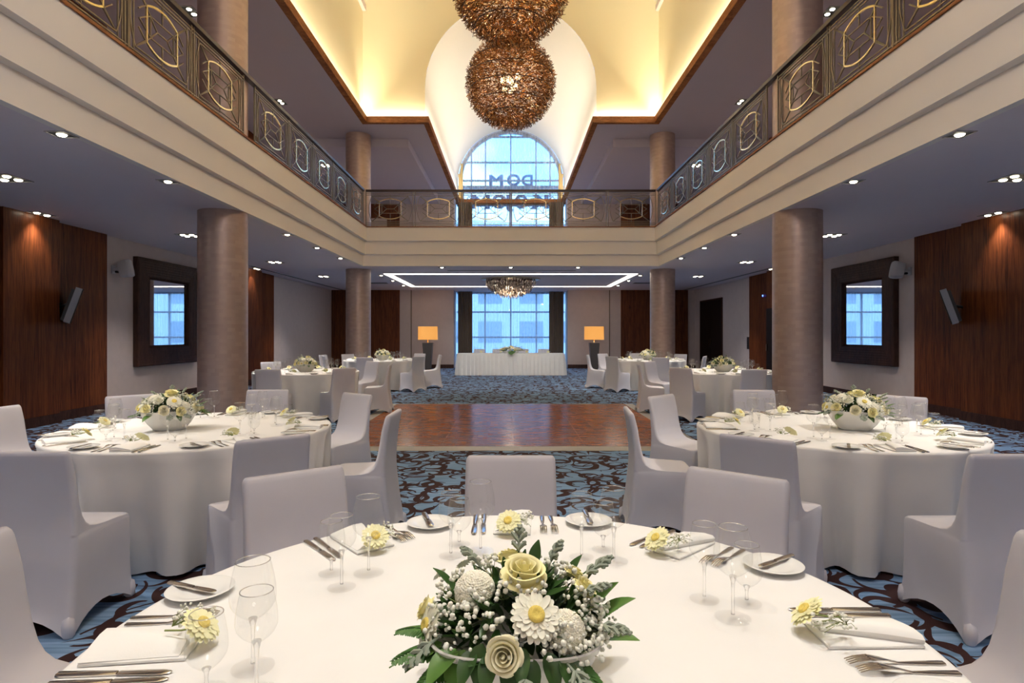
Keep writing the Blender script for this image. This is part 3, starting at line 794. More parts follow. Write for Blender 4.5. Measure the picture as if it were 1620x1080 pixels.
# ------------------------------------------------------------------ mirrors
def mirror(s, W, label):
    root = empty('wall_mirror', (W, 13.43, 1.90), 0); tag(root, label, 'mirror', 'framed mirrors on the side walls')
    hw, hh = 1.19, 1.115
    prof = [(0,0),(0,.10)]
    for k in range(7):
        d = .02 + k*.055; z = .125 - k*.007
        prof += [(d, z), (d+.035, z), (d+.04, z-.012), (d+.053, z-.012)]
    prof += [(.43,.085),(.44,.04),(.46,.03)]
    rings = []
    for d, z in prof:
        a, b = hw-d, hh-d*.93
        rings.append([(-s*z, -a, -b), (-s*z, a, -b), (-s*z, a, b), (-s*z, -a, b)])
    mb = MB().loft(rings, True)
    mb.build('mirror_frame', M['darkwood'], root, 15)
    a, b = hw-.455, hh-.455*.93
    MB().quad((-s*.032,-a,-b),(-s*.032,a,-b),(-s*.032,a,b),(-s*.032,-a,b)).build('mirror_glass', M['mirror'], root, 0)
    return root
mirror(-1, WL, 'large mirror in a ridged dark wood frame on the left-side wall beside the column')
mirror(1, WR, 'large mirror in a ridged dark wood frame on the right-side wall beside the column')

# ------------------------------------------------------------------ white wall speakers
def wall_speaker(s, W, y, z, label):
    root = empty('wall_speaker', (W, y, z)); tag(root, label, 'speaker', 'white wall speakers')
    D = Matrix.Rotation(R(-s*14), 4, 'Y') if False else Matrix.Identity(4)
    tilt = Matrix.Rotation(s*R(12), 4, 'Y') @ Matrix.Rotation(-s*R(20), 4, 'Z')
    # cabinet: rounded wedge, tall 0.34
    def ring(x, hy, hz): 
        n = 28; out = []
        for i in range(n):
            a = 2*PI*i/n; c, d = math.cos(a), math.sin(a); e_ = .45
            out.append((-s*x, hy*math.copysign(abs(c)**e_, c), hz*math.copysign(abs(d)**e_, d)))
        return out
    off = Matrix.Translation((-s*.12, 0, 0)) @ tilt
    MB().loft([ring(.0,.07,.10), ring(.01,.10,.145), ring(.10,.115,.165), ring(.15,.12,.17)], True, True, False, off).build('cabinet', M['whiteplastic'], root, 40)
    MB().loft([ring(.153,.118,.168), ring(.20,.117,.165), ring(.225,.10,.15), ring(.235,.06,.10)], True, True, True, off).build('front_grille', M['whiteplastic'], root, 40)
    br = MB(); br.box((-s*.01,0,.0),(.02,.10,.16)); br.tube([(-s*.01,0,-.02),(-s*.10,0,.02),(-s*.16,0,.01)], .03, 8); br.build('bracket', M['whiteplastic'], root, 30)
    MB().lathe([(0,-.03),(.022,-.03),(.022,.03),(0,.03)], 10, Matrix.Translation((-s*.12,-.06,-.05)) @ Matrix.Rotation(R(90),4,'X')).build('knob', M['blackplastic'], root, 40)
    return root
wall_speaker(-1, WL, 11.62, 2.68, 'white wall speaker between the wood panel and the left-side mirror')
wall_speaker(1, WR, 11.9, 2.68, 'white wall speaker between the wood panel and the right-side mirror')

# ------------------------------------------------------------------ flat screens on arms, seen edge-on
def wall_screen(s, x, y, z, W, label):
    root = empty('wall_screen', (x, y, z)); tag(root, label, 'screen', 'tilted screens on the wood walls')
    d = Vector((x, y, 0)).normalized()                # runs away from the eye: only its near edge shows
    yaw = math.atan2(d.y, d.x)
    T = Matrix.Rotation(yaw, 4, 'Z') @ Matrix.Rotation(-s*R(14) , 4, 'X')
    # local x runs back along the screen, local y is its thickness
    lean = Matrix.Rotation(yaw, 4, 'Z') @ Matrix.Rotation(-s*R(17), 4, 'X')
    MB().bx(0, .80, -.045, .045, -.29, .29, lean).build('cabinet', M['greyplastic'], root, 20)
    fy = -s*-.05
    a, b = sorted((s*.046, s*.062)); MB().bx(.0, .80, a, b, -.285, .285, lean).build('screen_front', M['screen'], root, 20)
    a, b = sorted((-s*.046, -s*.09)); MB().bx(.03, .77, a, b, -.27, .25, lean).build('back_cover', M['blackplastic'], root, 20)
    p0 = lean @ Vector((.5, -s*.08, 0)); pw = Vector((W - x, p0.y+.05, -.02))
    MB().tube([p0, pw], .025, 8).box(tuple(pw), (.03,.12,.16)).build('wall_arm', M['blackplastic'], root, 30)
    return root
wall_screen(-1, -7.0, 9.7, 1.91, WL+.07, 'tilted flat screen on an arm, its grey edge against the left-side wood panels')
wall_screen(1, 7.12, 9.85, 1.90, WR-.07, 'tilted flat screen on an arm, its grey edge against the right-side wood panels')

# ------------------------------------------------------------------ standing lamps
def standing_lamp(x, label):
    root = empty('standing_lamp', (x, 24.6, 0)); tag(root, label, 'lamp', 'standing lamps beside the far window')
    MB().loft([[(-a,-a,z),(a,-a,z),(a,a,z),(-a,a,z)] for a, z in ((.12,0),(.125,.02),(.20,1.09),(.19,1.10))], True, True, True).build('base', M['pot'], root, 20)
    MB().lathe([(.03,1.10),(.03,1.13),(.016,1.15),(.016,1.40)], 12).build('neck', M['brass'], root, 40)
    def el(a, b, z): return [(a*math.cos(2*PI*i/40), b*math.sin(2*PI*i/40), z) for i in range(40)]
    MB().loft([el(.40,.24,1.215), el(.395,.235,1.75), el(.385,.225,1.75), el(.39,.23,1.215)], True).build('lamp_shade', M['shade'], root, 60)
    MB().lathe([(0,1.40),(.03,1.42),(.04,1.46),(.02,1.52),(0,1.53)], 10).build('bulb', M['bulb2'], root, 60)
    for z in (1.12,):
        l = bpy.data.lights.new('lamp', 'POINT'); l.energy = 4; l.color = (1,.62,.28); l.shadow_soft_size = .05
        o = bpy.data.objects.new('lamp_light', l); COL.objects.link(o); o.location = (x, 24.6, 1.60)
standing_lamp(-3.36, 'standing lamp with amber drum shade, left-side of the far window')
standing_lamp(3.38, 'standing lamp with amber drum shade, right-side of the far window')

# ------------------------------------------------------------------ sky
wd = bpy.data.worlds.new('dusk'); scene.world = wd; wd.use_nodes = True
nt = wd.node_tree; bg = nt.nodes['Background']
tc = nt.nodes.new('ShaderNodeTexCoord'); no = nt.nodes.new('ShaderNodeTexNoise'); no.inputs['Scale'].default_value = 7; no.inputs['Detail'].default_value = 3
nt.links.new(tc.outputs['Generated'], no.inputs['Vector'])
rp = nt.nodes.new('ShaderNodeValToRGB'); rp.color_ramp.elements[0].position = .38; rp.color_ramp.elements[0].color = (.14,.38,1,1)
rp.color_ramp.elements[1].position = .66; rp.color_ramp.elements[1].color = (.40,.76,1.0,1)
nt.links.new(no.outputs['Fac'], rp.inputs[0]); nt.links.new(rp.outputs[0], bg.inputs[0]); bg.inputs[1].default_value = 3.0
# ------------------------------------------------------------------ covered banquet chair (local +Y faces the table, origin on the floor)
def rrect(yf, yb, w, r, z, ns=7, nc=4, bow=0):
    pts = []
    r = min(r, (yf-yb)*.49, w*.95)
    cs = ((w-r, yf-r, 0), (-(w-r), yf-r, 90), (-(w-r), yb+r, 180), (w-r, yb+r, 270))
    for k, (cx, cy, a0) in enumerate(cs):
        arc_ = [(cx + r*math.cos(R(a0+90*i/nc)), cy + r*math.sin(R(a0+90*i/nc))) for i in range(nc+1)]
        pts += arc_
        nx = cs[(k+1) % 4]; b0 = (nx[0] + r*math.cos(R(nx[2])), nx[1] + r*math.sin(R(nx[2])))
        a = arc_[-1]
        pts += [(a[0]+(b0[0]-a[0])*i/(ns+1), a[1]+(b0[1]-a[1])*i/(ns+1)) for i in range(1, ns+1)]
    return [(x, y, z) for x, y in pts]
LV = [ # z, front, back, half width
 (.012,.235,-.275,.236),(.06,.232,-.262,.233),(.13,.228,-.252,.229),(.22,.226,-.238,.225),(.32,.226,-.225,.222),(.40,.227,-.216,.220),(.440,.227,-.212,.219),
 (.458,.222,-.211,.217),(.466,.208,-.2105,.215),
 (.470,.12,-.210,.2145),(.474,.03,-.2098,.214),(.480,-.035,-.2094,.214),(.492,-.082,-.209,.213),(.515,-.115,-.2085,.213),(.55,-.137,-.209,.212),(.61,-.155,-.212,.211),(.69,-.170,-.220,.210),(.77,-.182,-.230,.209),(.83,-.197,-.242,.208),(.862,-.206,-.249,.207),
 (.876,-.212,-.249,.203),(.885,-.221,-.243,.195)]
I_SEAT, I_BACK = 7, 11
def make_chair():
    rings = []
    for i, (z, yf, yb, w) in enumerate(LV):
        r = .035 if z < .3 else (.03 if z < .47 else .022)
        rg = rrect(yf, yb, w, r, z)
        if i <= 3:                                  # hem arched between the four feet, fabric pulled in between them
            k = (1, .75, .5, .25)[i]; out = []
            for x, y, zz in rg:
                fx = max(0, 1-(x/(w*.86))**2); cy = (yf+yb)/2; fy = max(0, 1-((y-cy)/((yf-yb)/2*.86))**2)
                on_fb = abs(y-yf) < .004 or abs(y-yb) < .004
                a = fx if on_fb else fy
                if abs(abs(x)-w) > .004 and not on_fb: a = 0
                zz += .075*a*k*(1 if i == 0 else .75 if i == 1 else .35)
                if on_fb: y -= math.copysign(.014*a, y-cy)
                else: x -= math.copysign(.014*a, x)
                out.append((x, y, zz))
            rg = out
        rings.append(rg)
    n = len(rings[0]); vs = [p for r in rings for p in r]
    faces = {'skirt': [], 'seat': [], 'backrest': []}
    for i in range(len(rings)-1):
        key = 'skirt' if i < I_SEAT else 'seat' if i < I_BACK else 'backrest'
        for j in range(n):
            k = (j+1) % n; faces[key].append((i*n+j, i*n+k, (i+1)*n+k, (i+1)*n+j))
    faces['backrest'].append(tuple((len(rings)-1)*n+j for j in range(n)))
    full = bpy.data.meshes.new('f'); full.from_pydata(vs, [], sum(faces.values(), [])); full.update()
    nrm = [v.normal.copy() for v in full.vertices]
    root = empty('banquet_chair'); tag(root, 'x', 'chair', 'white covered banquet chairs')
    for key, fs in faces.items():
        used = sorted({i for f in fs for i in f}); mp = {a: b for b, a in enumerate(used)}
        me = bpy.data.meshes.new(key); me.from_pydata([vs[i] for i in used], [], [tuple(mp[i] for i in f) for f in fs]); me.update()
        me.shade_smooth(); me.normals_split_custom_set_from_vertices([nrm[i] for i in used])
        me.materials.append(M['chair'])
        o = bpy.data.objects.new(key, me); COL.objects.link(o); o.parent = root
    bpy.data.meshes.remove(full)
    for x, y in ((.215,.212),(-.215,.212),(-.215,-.252),(.215,-.252)):
        MB().lathe([(.018,0),(.027,.012),(.030,.05),(.024,.085),(.0,.10)], 12, cap0=True).build('foot_pocket', M['chair'], root, 60, (x,y,0))
    return root
chair = make_chair()
SEAT = {0:'far',45:'far right-side',90:'right-side',135:'near right-side',180:'near',225:'near left-side',270:'left-side',315:'far left-side'}
def seat_name(az):
    return SEAT[min(SEAT, key=lambda k: min((az-k) % 360, (k-az) % 360))]
RT = .93
TABLES = { # centre x, y, short name
 1: (0.0, 1.375, 'front table'),
 2: (-2.28, 4.42, 'second-row left-side table'),
 3: (2.33, 4.42, 'second-row right-side table'),
 4: (-3.73, 11.1, 'third-row left-side table'),
 5: (-3.47, 16.05, 'fourth-row left-side table'),
 6: (3.85, 11.1, 'third-row right-side table'),
 7: (3.66, 16.05, 'fourth-row right-side table')}
TN = {1:'the front round table', 2:'the second-row round table on the left-side', 3:'the second-row round table on the right-side', 4:'the third-row round table on the left-side', 5:'the fourth-row round table on the left-side', 6:'the third-row round table on the right-side', 7:'the fourth-row round table on the right-side'}
def put_chair(t, az, d, turn=0):
    """back top of the chair d metres from the table centre, seen from it at azimuth az (0 = far, clockwise)"""
    cx, cy, nm = TABLES[t]; a = R(az); u = Vector((math.sin(a), math.cos(a), 0))
    d = max(d - .225, RT + .262)
    p = Vector((cx, cy, 0)) + u*d
    f = -u; rz = math.atan2(f.y, f.x) - PI/2
    lab = 'white covered chair on the %s side of the %s' % (seat_name(az), nm)
    place(chair, USED, p, rz + R(turn), lab)
for t, lst in {
 1: ((0,1.435,0),(-38.4,1.42,0),(40,1.42,0),(-81,1.50,6),(82,1.49,-6)),
 2: ((182,1.50,2),(138,1.46,0),(91,1.43,0),(31,1.56,-6),(-6,1.74,0),(-46,1.70,0),(-82,1.69,0)),
 3: ((179,1.56,0),(-138,1.47,0),(-85,1.45,0),(-38,1.50,6),(4,1.70,0),(48,1.64,0)),
 4: ((187,1.42,6),(137,1.42,0),(84,1.50,0),(31,1.66,-8),(-44,1.60,0)),
 5: ((182,1.42,0),(125,1.42,0),(76,1.60,0),(32,1.62,0),(-50,1.36,0),(-79,1.62,0),(-116,1.42,0)),
 6: ((179,1.44,0),(-134,1.42,0),(-83,1.48,0),(-37,1.64,8)),
 7: ((183,1.55,0),(-127,1.42,0),(-76,1.62,0),(-40,1.62,0),(0,1.62,0),(50,1.36,0),(117,1.42,0))}.items():
    for az, d, tu in lst: put_chair(t, az, d, tu)
# chairs behind the head table
for i, x in enumerate((-1.17,-.47,.46,1.22)):
    place(chair, USED, (x, 22.35, 0), PI, 'white covered chair behind the head table, %s one from the left-side lamp' % ORD[i])

# ------------------------------------------------------------------ round tablecloths
def tablecloth(t):
    cx, cy, nm = TABLES[t]; rnd = random.Random(t*13)
    N = 192; ph = [rnd.uniform(0, 2*PI) for _ in range(4)]
    def fold(a):
        return .55 + .30*math.sin(13*a+ph[0]+1.2*math.sin(2*a+ph[3])) + .22*math.sin(21*a+ph[1]+.9*math.sin(3*a)) + .14*math.sin(6*a+ph[2])
    rings = []
    for r_ in (.0001, .3, .6, .80, RT-.02): rings.append([(r_*math.cos(2*PI*j/N), r_*math.sin(2*PI*j/N), TZ) for j in range(N)])
    for r_, z in ((RT-.008, TZ-.001), (RT, TZ-.006), (RT+.004, TZ-.016)): rings.append([(r_*math.cos(2*PI*j/N), r_*math.sin(2*PI*j/N), z) for j in range(N)])
    for k in range(1, 13):
        s = k/12; z = (TZ-.016)*(1-s) + .02*s; g = s**.45
        rg = []
        for j in range(N):
            a = 2*PI*j/N; f = fold(a)
            f = max(0, min(1, f)); f = f*f*(3-2*f)
            r_ = RT + .004 - (.075*g+.085*s)*(1-f) + .004*g*f - .025*s
            rg.append((r_*math.cos(a), r_*math.sin(a), z + (.012*math.sin(7*a+ph[3]) if k == 12 else 0)))
        rings.append(rg)
    o = MB().loft(rings, True, True).build('round_tablecloth', M['cloth'], None, 180)
    o.location = (cx, cy, 0)
    tag(o, 'white floor-length tablecloth covering %s' % TN[t], 'tablecloth', 'white round tablecloths')
for t in TABLES: tablecloth(t)

# ------------------------------------------------------------------ head table
ht = empty('head_table', (0, 21.55, 0)); tag(ht, 'long head table with rounded ends under a pleated white skirt before the window', 'table')
def stadium(hx, hy, r, n=8):
    out = []
    for cx, cy, a0 in ((hx-r,-hy+r,-90),(hx-r,hy-r,0),(-hx+r,hy-r,90),(-hx+r,-hy+r,180)):
        out += [(cx+r*math.cos(R(a0+90*i/n)), cy+r*math.sin(R(a0+90*i/n))) for i in range(n+1)]
    return out
base = stadium(1.88, .42, .16)
MB().loft([[(x,y,TZ) for x,y in base], [(x*1.003,y*1.006,TZ-.008) for x,y in base], [(x*1.004,y*1.008,TZ-.03) for x,y in base]], True, True).build('top_cloth', M['cloth'], ht, 40)
# densely resampled outline with box pleats
dense = []
for i in range(len(base)):
    a, b = Vector(base[i]), Vector(base[(i+1) % len(base)]); m_ = max(1, int((b-a).length/.012))
    dense += [a + (b-a)*k/m_ for k in range(m_)]
L = 0; ar = []
for i, p in enumerate(dense):
    ar.append(L); L += (dense[(i+1) % len(dense)]-p).length
def skirt_ring(z, k):
    out = []
    for i, p in enumerate(dense):
        t_ = (dense[(i+1) % len(dense)] - dense[i-1]).normalized(); nrm = Vector((t_.y, -t_.x))
        q_ = ar[i]/L*60 + .25*math.sin(ar[i]*3.1)
        f = q_ % 1; h = (min(1, f*1.35) if f < .74 else 1-(f-.74)/.26)
        v = p + nrm*(.004 + .05*k*h + .045*k)
        out.append((v.x, v.y, z))
    return out
MB().loft([skirt_ring(TZ-.006,.0), skirt_ring(TZ-.05,.12), skirt_ring(.45,.6), skirt_ring(.01,1)], True).build('pleated_skirt', M['cloth'], ht, 180)

# ------------------------------------------------------------------ stemware (thin glass, origin on the table)
def make_glass(name, H, zs, rb, rm, rr, foot, group, split=True):
    """H height, zs bowl start, rm widest radius at mb, rr rim, foot radius"""
    root = empty(name); tag(root, 'x', 'glass', group)
    P = []
    hb = H - zs
    for i in range(15):
        t = i/14
        if t < .38: r_ = rm*math.sin(PI/2*min(1, (t/.38)))**.62
        else: r_ = rr + (rm-rr)*math.cos(PI/2*((t-.38)/.62))**1.0
        P.append((max(r_, .006), zs + hb*t))
    P[0] = (.005, zs-.002)
    MB().lathe(P, 28).build('bowl', M['glass'], root, 180)
    MB().tube([(rr*math.cos(2*PI*i/28), rr*math.sin(2*PI*i/28), H) for i in range(28)], .0011, 5, closed=True).build('rim', M['glassrim'], root, 180)
    MB().lathe([(.0045,.010),(.0038,.02),(.0036,zs*.6),(.0045,zs*.85),(.009,zs+.003),(0,zs+.004)], 14, cap0=True).build('stem', M['glassstem'], root, 180)
    MB().lathe([(0,.0012),(foot,.0012),(foot+.0006,.0025),(foot*.6,.005),(.012,.008),(.0045,.012),(0,.0125)], 28).build('foot', M['glassfoot'], root, 60)
    return root
M['glassrim'] = thin_glass('glass_rim', (.97,.97,.97), .45, .3)
tall = make_glass('red_wine_glass', .220, .100, 0, .0455, .0335, .042, 'tall red wine glasses')
mid = make_glass('white_wine_glass', .196, .098, 0, .0385, .030, .037, 'white wine glasses')
low = make_glass('water_goblet', .150, .042, 0, .0385, .0300, .036, 'short water goblets')
# ------------------------------------------------------------------ plate, knives, forks, napkin (origin at the table, long axis local y towards the table centre)
def make_plate():
    return tag(MB().lathe([(0,.006),(.045,.006),(.055,.0075),(.083,.016),(.084,.0175),(.081,.0185),(.056,.0105),(.045,.009),(0,.009)], 48).lathe([(.05,0),(.052,.006)], 48).build('side_plate', M['porcelain'], None, 40), 'x', 'plate', 'white side plates')
plate = make_plate()
def flat(prof, h, z0=0.0, bend=None, cz=None):
    """prof: (y, half width) list; slim slab with slightly domed top"""
    mb = MB(); rings = []
    for y, w in prof:
        zc = (bend(y) if bend else 0) + z0
        rings.append([(-w,y,zc),(w,y,zc),(w,y,zc+h*.55),(w*.6,y,zc+h),(-w*.6,y,zc+h),(-w,y,zc+h*.55)])
    return mb.loft(rings, True, True, True)
def make_knife(name, L, label_group):
    root = empty(name); tag(root, 'x', 'knife', label_group)
    h = L*.52
    flat([(-L/2,.0085),(-L/2+.01,.0098),(-L*.2,.0088),(0,.0066),(L*.02,.0058)], .0055, .001).build('handle', M['steel'], root, 40)
    flat([(L*.02,.0058),(L*.035,.0085),(L*.30,.0098),(L*.42,.0092),(L*.475,.006),(L*.5,.001)], .0022, .0025).build('blade', M['steel'], root, 40)
    return root
knife = make_knife('table_knife', .225, 'table knives')
bknife = make_knife('butter_knife', .165, 'butter knives on side plates')
def make_fork():
    root = empty('table_fork'); tag(root, 'x', 'fork', 'table forks'); L = .20
    def bend(y): return .0 if y < .0 else .012*math.sin(min(1, y/.06)*PI/2)*(1 if y < .06 else 1-((y-.06)/.045)**2*.75)
    flat([(-L/2,.0075),(-L/2+.008,.0088),(-L*.25,.0075),(-.005,.0032),(.02,.003),(.035,.008),(.050,.0118),(.058,.012)], .0032, .001, bend).build('handle', M['steel'], root, 40)
    for x in (-.0098,-.0033,.0033,.0098):
        flat([(.056,.0020),(.085,.0017),(.103,.0007)], .0022, .0015, bend).build('tine', M['steel'], root, 40, (x,0,0))
    return root
fork = make_fork()
def make_napkin():
    root = empty('folded_napkin'); tag(root, 'x', 'napkin', 'folded white napkins')
    def slab(pts, z0, z1, rnd_=.006):
        n = len(pts); c = Vector((sum(p[0] for p in pts)/n, sum(p[1] for p in pts)/n))
        def ring(z, ins): return [tuple((Vector(p)-(Vector(p)-c).normalized()*ins))+(z,) for p in pts]
        m_ = (z0+z1)/2
        return [ring(z0,rnd_*.6), ring(m_-.002,0), ring(m_+.002,0), ring(z1,rnd_*.6)]
    def sub(pts, k=5):
        out = []
        for i in range(len(pts)):
            a, b = Vector(pts[i]), Vector(pts[(i+1) % len(pts)])
            out += [tuple(a+(b-a)*j/k) for j in range(k)]
        return out
    mb = MB().loft(slab(sub([(-.062,-.11),(.062,-.11),(.064,.10),(-.064,.10)]), .0, .0085), True, True, True)
    mb.build('lower_fold', M['napkin'], root, 50)
    rings = []
    for i in range(13):                                   # the flap rolls over to a point, with a raised soft edge
        s = i/12; y = -.11 + .195*s
        w0, w1 = -.060 + .062*s, .061 - .003*s
        hgt = .004 + .020*math.sin(PI*min(1, .25+s*.62))
        m_ = (w0+w1)/2
        rings.append([(w0, y, .0088),(w0-.003, y, .011+hgt*.45),(w0+.006, y, .0095+hgt*.95),(w0+(w1-w0)*.3, y, .0095+hgt),(m_+.01, y, .0095+hgt*.7),(w1-.008, y, .010+hgt*.2),(w1, y, .0098),(w1,y,.0088)])
    MB().loft(rings, True, True, True).build('upper_fold', M['napkin'], root, 50)
    return root
napkin = make_napkin()
# ------------------------------------------------------------------ flowers
def gerbera_parts(root, R_, mat, Mx, n=22, seed=0, pname='petals'):
    rnd = random.Random(seed); mb = MB()
    for lay, (k, rr, tilt) in enumerate(((n, 1.0, .06), (n-3, .88, .22), (n-6, .60, .30))):
        for i in range(k):
            a = 2*PI*(i+.5*lay)/k + rnd.uniform(-.06,.06); L_ = R_*rr*rnd.uniform(.93,1.05); w_ = R_*.15
            ti = tilt + rnd.uniform(-.08,.08)
            rows = []
            for s, ww in ((.16,.45),(.45,.9),(.75,1.0),(.93,.7),(1.0,.22)):
                rad = L_*s; z = R_*(.08+.05*lay) + math.sin(ti)*rad*.7 - R_*.12*s*s
                rows.append([(rad, -w_*ww, z), (rad, 0, z - R_*.035*ww), (rad, w_*ww, z)])
            mb.loft(rows, False, M=Mx @ Matrix.Rotation(a, 4, 'Z'))
    p = mb.build(pname, mat, root, 180)
    c = MB().lathe([(R_*.30,R_*.16),(R_*.33,R_*.26),(R_*.26,R_*.33),(R_*.15,R_*.33),(R_*.10,R_*.29),(0,R_*.31)], 18, Mx).build('flower_eye', M['flower_eye'], p, 60)
    return p
def blossom_cloud(pts, r, seed=0):
    rnd = random.Random(seed); mb = MB()
    ico = [(0,0,1),(.894,0,.447),(.276,.851,.447),(-.724,.526,.447),(-.724,-.526,.447),(.276,-.851,.447),(.724,.526,-.447),(-.276,.851,-.447),(-.894,0,-.447),(-.276,-.851,-.447),(.724,-.526,-.447),(0,0,-1)]
    ifs = [(0,1,2),(0,2,3),(0,3,4),(0,4,5),(0,5,1),(1,6,2),(2,7,3),(3,8,4),(4,9,5),(5,10,1),(6,7,2),(7,8,3),(8,9,4),(9,10,5),(10,6,1),(11,7,6),(11,8,7),(11,9,8),(11,10,9),(11,6,10)]
    for p in pts:
        q_ = r*rnd.uniform(.6,1.25); rot = Euler((rnd.random()*6,rnd.random()*6,rnd.random()*6)).to_matrix().to_4x4()
        mb.add(ico, ifs, Matrix.Translation(p) @ rot @ Matrix.Diagonal((q_,q_*.85,q_,1)))
    return mb
def make_sprig():
    """gerbera with a sprig of filler blossom tucked into the napkin; origin on the table under the napkin"""
    root = empty('gerbera_sprig'); tag(root, 'x', 'flower', 'pale yellow gerberas on the napkins')
    Mx = Matrix.Translation((.01,.112,.050)) @ Matrix.Rotation(R(-42),4,'X') @ Matrix.Rotation(R(10),4,'Y')
    gerbera_parts(root, .044, M['petal_pale'], Mx, 22, 3)
    st = MB().tube([(.01,.105,.046),(.008,.07,.040),(.004,.035,.040)], .0022, 6); st.build('flower_stem', M['stem'], root, 60)
    rnd = random.Random(9); pts = []; tw = MB()
    for i in range(46):
        a = rnd.random(); b = Vector((-.018-.012*rnd.random(), .04, .037)); p = Vector((-.045+rnd.uniform(-.028,.03), .085+rnd.uniform(-.045,.04), .045+rnd.uniform(-.008,.022)))
        pts.append(p)
        if i % 2 == 0: tw.tube([b, (b+p)/2+Vector((0,0,.006)), p], .0006, 4)
    tw.build('filler_twigs', M['stem'], root, 0)['kind'] = 'stuff'
    f = blossom_cloud(pts, .0042, 4).build('filler_blossom', M['breath'], root, 180); f['kind'] = 'stuff'
    return root
sprig = make_sprig()

# rose: a spiral of petals round a closed heart, with open outer petals
def rose(root, R_, mat, Mx, seed=0):
    rnd = random.Random(seed); mb = MB(); ph = rnd.uniform(0, 6)
    T = 4.2*2*PI; N = 110; rows = []
    for i in range(N+1):
        t = i/N; th = t*T + ph
        r1 = R_*(.05 + .66*t**.95); lob = math.cos(2.6*th)
        h = R_*(.98 - .30*t**1.4 + .05*lob)
        lean = R_*(.02 + .13*t)
        row = []
        for s, out, lift in ((0,-.55,0),(.4,-.12,0),(.75,.0,0),(.93,.55,0),(1.0,1.25,-.02)):
            rr = r1 + lean*out - (R_*.18*t if s == 0 else 0)
            row.append((rr*math.cos(th), rr*math.sin(th), h*s*(1 if s < 1 else .985) + lift*R_))
        rows.append(row)
    mb.loft(rows, False, M=Mx)
    for lay, (k, tilt, L_) in enumerate(((5, .9, .98), (4, 1.25, .80))):
        for i in range(k):
            a = 2*PI*(i+.5*lay)/k + rnd.uniform(-.15,.15); rows = []
            for s in (0,.3,.6,.85,.96,1.0):
                row = []
                for u in (-1,-.6,-.2,.2,.6,1):
                    w_ = .62*math.sin(PI*min(.97, .12+.62*s))
                    ang = a + u*w_*1.25
                    rad = (.25 + math.cos(tilt)*.9*s + .12*s*s) * (1 - .08*u*u*s)
                    z = math.sin(tilt)*.62*s*L_ - .18*max(0, s-.8)/.2 - .08*u*u*s
                    row.append((R_*rad*math.cos(ang), R_*rad*math.sin(ang), R_*z))
                rows.append(row)
            mb.loft(rows, False, M=Mx)
    mb.lathe([(0,-.02*R_),(R_*.45,0),(R_*.60,.2*R_)], 14, Mx)
    mb.lathe([(R_*.10,R_*.5),(R_*.09,R_*.80),(R_*.05,R_*.93),(0,R_*.96)], 10, Mx)
    return mb.build('rose', mat, root, 180)
def pompon(root, R_, mat, Mx, seed=0):
    pts = []; n = 560
    for i in range(n):
        z = 1 - 1.25*(i+.5)/n; a = i*2.399963; q_ = math.sqrt(max(0,1-z*z))
        pts.append(Mx @ Vector((R_*.93*q_*math.cos(a), R_*.93*q_*math.sin(a), R_*.93*z)))
    mb = blossom_cloud(pts, R_*.088, seed)
    mb.lathe([(R_*.93*math.cos(R(t)), R_*.93*math.sin(R(t))) for t in range(-20,91,11)], 20, Mx)
    return mb.build('pompon_flower', mat, root, 180)
def leaf_blade(L, W, bend, n=8, tip=1.0):
    rows = []
    for i in range(n+1):
        s = i/n; w_ = W*math.sin(PI*min(1, s**.8*.97+.02))**.8 if 0 < i < n else .0015
        rows.append([(-w_, L*s, bend*s*s*L + w_*.25), (-w_*.5, L*s, bend*s*s*L+w_*.05), (0, L*s, bend*s*s*L), (w_*.5, L*s, bend*s*s*L+w_*.05), (w_, L*s, bend*s*s*L + w_*.25)])
    return rows
def leaf(root, L, W, bend, mat, Mx, name='leaf'):
    return MB().loft(leaf_blade(L, W, bend), False, M=Mx).build(name, mat, root, 180)
def fern(root, L, mat, Mx, seed=0):
    rnd = random.Random(seed); mb = MB(); mb.tube([(0,0,0),(0,L*.5,L*.06),(0,L,-L*.12)], .0012, 4, M=Mx)
    for i in range(15):
        s = .08 + .9*i/15; z = L*.06*math.sin(s*PI/2*1.2) - L*.14*s*s + L*.02; ll = L*.40*(1-s)**.75+.004
        for sg in (-1,1):
            m2 = Mx @ Matrix.Translation((0,L*s,z)) @ Matrix.Rotation(-sg*R(58+rnd.uniform(-6,6)),4,'Z')
            mb.loft(leaf_blade(ll, ll*.17+.002, -.25, 5), False, M=m2)
    return mb.build('fern_frond', mat, root, 180)
def felt_leaf(root, L, mat, Mx):
    mb = MB(); mb.tube([(0,0,0),(0,L*.5,.004),(0,L,0)], [.0028,.0035,.0022], 5, M=Mx)
    for s, l, a in ((.35,.36,40),(.35,.36,-40),(.6,.42,38),(.6,.42,-38),(.85,.26,34),(.85,.26,-34),(.97,.2,0)):
        d = Vector((math.sin(R(a)), math.cos(R(a)), 0)); p = Vector((0,L*s,.003)); e_ = p + d*L*l
        mb.tube([p, (p+e_)/2+Vector((0,0,.004)), e_], [.0028,.0048,.0030], 5, M=Mx)
        for k in (-1,1):
            d2 = Vector((math.sin(R(a+k*35)), math.cos(R(a+k*35)), 0)); mb.tube([p+d*L*l*.55, p+d*L*l*.55+d2*L*.14], [.0036,.0022], 4, M=Mx)
    return mb.build('felt_leaf', mat, root, 60)
